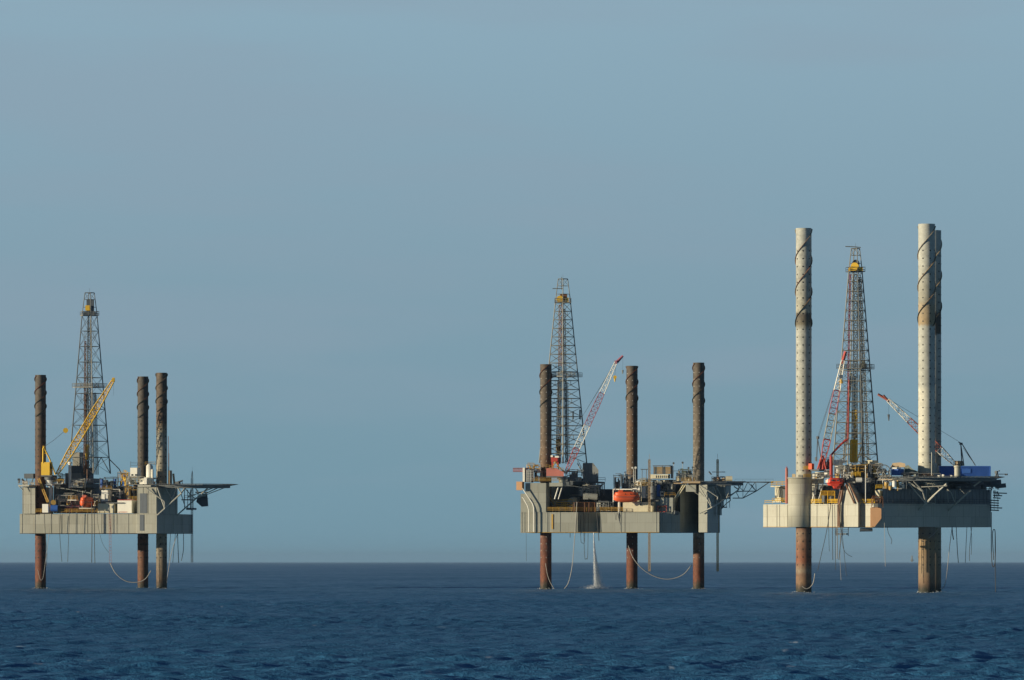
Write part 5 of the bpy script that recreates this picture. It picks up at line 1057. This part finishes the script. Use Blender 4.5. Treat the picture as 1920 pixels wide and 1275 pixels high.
    # white windwalls, tanks
    m = MB(); c.bx(m, 1564, 862, 1581, 874, 2, 3); c.bx(m, 1566, 874, 1575, 896, 1, 3); c.bx(m, 1581, 863, 1589, 867, 3, 3); ob = m.build('doghouse', M['white'], rig)
    m = MB(); c.bx(m, 1625, 863, 1647, 871, 6, 3); c.bx(m, 1622, 864, 1628, 876, 5, 2)
    m.build('windwall', M['cream'], rig)
    m = MB(); c.bx(m, 1579, 874, 1592, 894, 0, 4); c.bx(m, 1592, 870, 1600, 893, -1, 3); m.build('deck_house', M['hull2'], rig)
    m = MB(); c.bx(m, 1575, 872, 1650, 889, 8, 9); m.build('drill_floor', M['black'], rig)
    t = T('tank', 'small striped white box left of the thick red post on the right rig', 'tank', c.p(1550, 896, 1)); m = MB(); c.bx(m, 1545, 881, 1556, 896, 1, 2); c.bx(m, 1548, 898, 1556, 905, 0, 2); m.build('shell', M['white'], t); m = MB()
    for y in (884, 888, 892): c.bx(m, 1544.8, y, 1556.2, y+.9, .9, .15)
    m.build('band', M['dgrey'], t)
    t = T('blue_container', 'long blue container on the helideck level of the right rig', 'container', c.p(1800, 893, 4)); m = MB(); c.bx(m, 1762, 874.5, 1857, 893, 3, 3.2, 0)
    for i in range(46): c.bx(m, 1763+i*2.04, 875.5, 1764+i*2.04, 892.2, 2.93, .12, 0)
    ob = m.build('body', M['blue'], t); m = MB(); c.bx(m, 1761.6, 873.6, 1857.6, 875, 2.85, 3.5, 0); c.bx(m, 1761.6, 892, 1857.6, 893.6, 2.85, 3.5, 0); c.bx(m, 1855.8, 875, 1857.8, 892, 2.85, .3, 0); c.bx(m, 1805, 879, 1820, 887, 2.8, .12, 0); m.build('frame', M['blue'], t)
    t = T('hose_reel', 'large round reel left of the wide helideck of the right rig', 'reel', c.p(1656, 898, -6)); m = MB()
    for q in (-6, -4): 
        pp = [c.p(1657, 884, q)+Vector((1.65*math.cos(i*math.pi/9), 0, 1.65*math.sin(i*math.pi/9))) for i in range(19)]; m.path(pp, .12, 6)
        for i in range(0, 18, 3): m.bar(pp[i], c.p(1657, 884, q), .06)
    m.build('rim', M['grey'], t); m = MB(); m.cyl(c.p(1657, 884, -5.8), c.p(1657, 884, -4.2), .8, n=14); m.build('drum', M['black'], t); m = MB(); m.path([c.p(1650, 898, -5), c.p(1657, 884, -6.2), c.p(1664, 898, -5)], .12); m.path([c.p(1667, 897, -5), c.p(1666, 884, -5), c.p(1671, 876, -5)], .16); m.build('stand', M['strut'], t)
    t = T('cabin', 'dark blue cabin with pale roof edge on the deck of the right rig', 'cabin', c.p(1683, 889, -3)); m = MB(); c.bx(m, 1671, 879, 1696, 891, -4, 3); m.build('body', M['blue'], t); m = MB(); c.bx(m, 1672, 876.5, 1690, 879, -4.2, 3.4); m.build('roof', M['white'], t)
    m = MB(); p = [(1671, 876), (1675, 868), (1688, 867), (1697, 869), (1698, 876)]; f = [c.p(x, y, -1-(x-1690)*.06) for x, y in p]; b = [q+Vector((0, 3, 0)) for q in f]; m.add(f+b, [(4, 3, 2, 1, 0), (5, 6, 7, 8, 9)]+[(i, (i+1) % 5, 5+(i+1) % 5, 5+i) for i in range(5)]); S('canvas_cover', 'sandy pink cover behind the dark blue cabin on the right rig', 'cover', m, M['tan'])
    m = MB(); p = [(1696, 891), (1697, 874), (1703, 872), (1712, 880), (1721, 884), (1722, 891)]; f = [c.p(x, y, -1-(x-1690)*.06) for x, y in p]; b = [q+Vector((0, 3, 0)) for q in f]; m.add(f+b, [(5, 4, 3, 2, 1, 0), (6, 7, 8, 9, 10, 11)]+[(i, (i+1) % 6, 6+(i+1) % 6, 6+i) for i in range(6)]); S('green_hopper', 'green-grey sloping casing left of the tallest leg of the right rig', 'machinery', m, M['green'])
    m = MB(); c.bx(m, 1758, 891, 1764, 895, -6, 1.2); c.bx(m, 1766, 889.5, 1772, 895, -6.5, 1.2); c.bx(m, 1781, 891, 1787, 895, -6, 1); S('deck_bundle', 'white bundles lying on the helideck in front of the blue container', 'bundle', m, M['white'])
    m = MB(); m.cyl(c.p(1677, 902, -9), c.p(1677, 913, -9), .55, n=14); m.mat(1); c.bx(m, 1681, 901, 1686, 920, -9, 1.2); c.bx(m, 1666, 912, 1672, 919, -9.5, 1); S('chemical_tanks', 'white and orange tanks under the left edge of the wide helideck', 'tank', m, [M['white'], M['ochre']])
    m = MB(); m.cyl(c.p(1605, 900, -8), c.p(1616, 900, -8), .62, n=14); S('air_receiver', 'small white drum lying below the yellow rail under the tallest derrick', 'tank', m, M['white'])
    m = MB(); m.cyl(c.p(1612, 994, -8), c.p(1636, 993.5, -8), .38, n=12); m.box(c.p(1624, 991, -8), (3, .5, .25)); S('fender_tube', 'dark tube slung level under the hull of the right rig', 'fender', m, M['black'])
    t = T('access_basket', 'small dark work basket hung under the hull of the right rig among the hoses', 'basket', c.p(1580, 1003, -7)); m = MB(); c.bx(m, 1567, 1000, 1591, 1002.5, -8, 1.5)
    for x in (1568, 1580, 1590.5): m.bar(c.p(x, 988, -7.5), c.p(x, 1005, -7.5), .12)
    m.rail([c.p(1567, 1001, -8), c.p(1591, 1001, -8)], 1, .05); m.build('cage', M['dgrey'], t)
    skid('dark drilling machinery at the foot of the tallest derrick', c, 1590, 868, 1650, 898, -2, 7, [M['black'], M['dgrey'], M['green'], M['grey'], M['ochre']], 41, 'drill_floor_plant', 'machinery', 16, 22)
    skid('grey plant below the tallest derrick above the arched casing', c, 1588, 896, 1640, 925, -6, 6, [M['dgrey'], M['grey'], M['green'], M['dgrey']], 42, 'mud_pump_skid', 'machinery', 14, 16)
    skid('brown valve cluster above the salmon panel of the right rig', c, 1634, 930, 1656, 952, -13, 3, [M['rust'], M['dgrey'], M['tan'], M['rust']], 43, 'valve_skid', 'machinery', 9, 14)
    skid('red and dark winches beside the steep crane of the right rig', c, 1540, 856, 1560, 880, 2, 4, [M['dgrey'], M['red'], M['maroon'], M['dgrey']], 44, 'winch_skid', 'winch', 8, 12)
    skid('grey plant between the thick red post and the derrick of the right rig', c, 1577, 880, 1600, 905, -5, 4, [M['grey'], M['dgrey'], M['strut'], M['white']], 45, 'plant_skid', 'machinery', 10, 18)
    skid('dark plant between the reel and the blue cabin of the right rig', c, 1640, 884, 1672, 918, -3, 5, [M['black'], M['dgrey'], M['grey'], M['white']], 46, 'plant_skid', 'machinery', 12, 14)
    skid('low brown plant on the deck between blue cabin and tallest leg', c, 1690, 885, 1722, 896, -5, 4, [M['dgrey'], M['rust'], M['green'], M['grey']], 47, 'plant_skid', 'machinery', 8, 10)
    skid('plant beside the yellow portal frame of the right rig', c, 1520, 906, 1576, 930, 7, 4, [M['dgrey'], M['black'], M['grey'], M['dgrey']], 48, 'plant_skid', 'machinery', 10, 10)
    skid('plant under the helideck braces of the right rig', c, 1775, 900, 1860, 917, 6, 4, [M['dgrey'], M['black'], M['grey'], M['dgrey']], 49, 'plant_skid', 'machinery', 12, 16)
    B = [M['grey'], M['white'], M['ochre'], M['cream'], M['strut']]
    skid('bright fittings on the drill floor left of the tallest derrick', c, 1564, 872, 1592, 897, -2, 3, B, 81, 'valve_skid', 'machinery', 8, 16)
    skid('orange and grey fittings right of the tallest derrick foot', c, 1628, 866, 1656, 888, -2, 3, [M['grey'], M['ochre'], M['rust'], M['strut']], 82, 'valve_skid', 'machinery', 8, 14)
    skid('white fittings beside the round casing of the right rig', c, 1522, 886, 1546, 898, 0, 2, B, 83, 'valve_skid', 'machinery', 6, 10)
    skid('grey fittings inside the shade below the salmon cover of the right rig', c, 1655, 900, 1700, 917, -9, 3, [M['grey'], M['dgrey'], M['ochre'], M['white']], 84, 'pipe_manifold', 'machinery', 8, 14)
    skid('dark fittings between the blue container and the tallest leg', c, 1720, 886, 1764, 896, -4, 3, [M['grey'], M['dgrey'], M['strut'], M['rust']], 85, 'valve_skid', 'machinery', 7, 8)
    S('whip_antenna', 'pale upright pole standing on the deck below the tallest derrick', 'pole', MB().bar(c.p(1623, 872, -11), c.p(1623, 943, -11), .12, 6), M['white'])
    S('davit_pole', 'pale slim pole standing before the shaded side of the tallest leg', 'pole', MB().bar(c.p(1747, 848, -5), c.p(1747, 892, -5), .13, 6), M['strut'])
    g = 'loose ropes and hoses hanging from the right rig'
    lst = [('pale hose curling round the foot of the left leg of the right rig', [(1528, 1075), (1524, 1095), (1513, 1104), (1504, 1099)], -1, .11, 'rope'),
        ('leftmost long slanting hose of the bundle on the lit side of the right rig', [(1558, 946), (1550, 995), (1540, 1040), (1533, 1070)], -6, .08, 'drope'),
        ('short hose second from left in the bundle of the right rig', [(1553, 950), (1554, 1000), (1555, 1034)], -6.2, .06, 'drope'),
        ('third hose from left in the bundle of the right rig', [(1561, 946), (1561, 1000), (1561.5, 1050)], -7, .09, 'drope'),
        ('fourth hose from left in the bundle of the right rig', [(1565, 946), (1566, 1000), (1567, 1068)], -7.2, .07, 'drope'),
        ('thick grey hose at the middle of the bundle of the right rig', [(1570, 946), (1570, 1000), (1569.5, 1048)], -7.6, .12, 'derr2'),
        ('pale thin line ending lowest in the bundle of the right rig', [(1576, 1000), (1575, 1040), (1577, 1088)], -8, .05, 'rope'),
        ('dark hose right of centre in the bundle of the right rig', [(1577, 946), (1577, 1000), (1573, 1050)], -8.3, .09, 'drope'),
        ('dark hose curving out to the right of the bundle of the right rig', [(1574, 946), (1577, 1000), (1582, 1030), (1590, 1040), (1598, 1044)], -8.3, .06, 'drope'),
        ('last dark hose on the right of the bundle of the right rig', [(1571, 946), (1580, 1010), (1584, 1050), (1587, 1080)], -8.5, .06, 'drope'),
        ('thin pale line hanging right of the dark tube under the right rig', [(1658, 960), (1659, 1010), (1660, 1062)], -12.5, .06, 'rope'),
        ('short dark hose kinked under the front corner of the right rig', [(1663, 985), (1666, 1000), (1672, 1012), (1671, 1020)], -10.5, .07, 'drope'),
        ('pale rope slanting under the hull in front of the tallest leg', [(1762, 989), (1750, 1002), (1741, 1009)], -2, .06, 'rope'),
        ('pale rope dropping to the sea just right of the tallest leg', [(1785, 990), (1780, 1030), (1774, 1085), (1768, 1103), (1763, 1103)], 2, .08, 'rope'),
        ('short doubled dark hose right of the tallest leg under the right rig', [(1785, 988), (1786, 1000), (1788, 1012)], 4, .13, 'drope'),
        ('dark hose third right of the tallest leg under the right rig', [(1793, 988), (1795, 1030), (1797, 1055)], 5, .09, 'drope'),
        ('dark hose fourth right of the tallest leg under the right rig', [(1813, 988), (1811, 1030), (1810, 1055)], 8, .07, 'drope'),
        ('dark hose fifth right of the tallest leg under the right rig', [(1822, 988), (1818, 1030), (1818, 1052)], 9, .07, 'drope'),
        ('dark hose sixth right of the tallest leg under the right rig', [(1820, 988), (1822, 1010), (1821, 1040)], 9, .06, 'drope'),
        ('thick dark hose loop at the far right corner of the right rig', [(1859, 960), (1859, 1040), (1862, 1063), (1866, 1050), (1866, 1000), (1863, 993), (1861, 1005), (1863, 1050)], 12, .11, 'drope'),
        ('long dark hose reaching the sea at the far right of the right rig', [(1866, 1000), (1866, 1060), (1867, 1110)], 12, .10, 'drope')]
    ropes(c, '', lst, -6, g)
rig_right()
# far platform on the horizon
c = Ctx(11000.0)
t = T('offshore_platform', 'tiny faint tower on the horizon below the right rig', 'platform', c.p(1710, 1053, 0)); m = MB(); m.truss(c.p(1710, 1053, 0), c.p(1710, 1042, 0), lambda f: 2.6-1.6*f, 5, .4, .3); m.build('tower', M['grey'], t)
m = MB(); c.bx(m, 1707, 1049.5, 1713, 1051, 0, 4); m.build('deck', M['grey'], t)

# ------------------------------------------------------------------ sea air
hb = MB(); hb.box((0, 100000, 47), (300000, 240000, 106)); ho = hb.build('haze', [])if 0 else None
me = bpy.data.meshes.new('haze'); hb = MB(); hb.box((0, 40000, 46), (200000, 90000, 106)); me.from_pydata(hb.v, [], hb.f); ho = bpy.data.objects.new('haze', me); C.objects.link(ho); ho['kind'] = 'stuff'
hm_ = bpy.data.materials.new('haze'); hm_.use_nodes = True; nt = hm_.node_tree; nt.nodes.clear(); o_ = nt.nodes.new('ShaderNodeOutputMaterial'); pv = nt.nodes.new('ShaderNodeVolumePrincipled')
pv.inputs['Color'].default_value = (0.45, 0.68, 0.95, 1); pv.inputs['Density'].default_value = 1.3e-5; pv.inputs['Anisotropy'].default_value = 0.2; nt.links.new(pv.outputs[0], o_.inputs['Volume']); me.materials.append(hm_)

# ------------------------------------------------------------------ wash round the legs
fm_, nt, N, L, b = newmat('sea_foam'); b.inputs['Base Color'].default_value = (.62, .66, .68, 1); b.inputs['Roughness'].default_value = .9
rr = random.Random(4); mb = MB()
for D, px, dy, r in ((1837, 76, 14, 1.6), (1837, 268, 33, 1.6), (1837, 303, 17, 1.6), (1800, 1023.5, 14, 1.65), (1800, 1185, 33, 1.65), (1800, 1310, 22, 1.65), (1607, 1507, 4.4, 2.0), (1607, 1737.5, 2.5, 2.1), (1607, 1750, 31, 2.0)):
    q = W(D, px, 1054, dy)
    for _ in range(38):
        a = rr.uniform(0, 6.28); d = r+abs(rr.gauss(0, .5))**1.3*(1.0 if math.cos(a) < .2 else 2.2); w = rr.uniform(.04, .16); x, y, z = q.x+d*math.cos(a), q.y+d*math.sin(a)*1.1, rr.uniform(.05, .42)*max(.3, 1-(d-r)*.4)
        p = [Vector((x+w*rr.uniform(.6, 1.6)*math.cos(t), y+w*1.6*math.sin(t), z+rr.uniform(-.03, .05))) for t in (0, 1.2, 2.6, 3.9, 5.2)]
        mb.add(p+[v-Vector((0, 0, .06)) for v in p], [(0, 1, 2, 3, 4), (9, 8, 7, 6, 5)]+[(i, 5+i, 5+(i+1) % 5, (i+1) % 5) for i in range(5)])
o = mb.build('foam', fm_); o['kind'] = 'stuff'
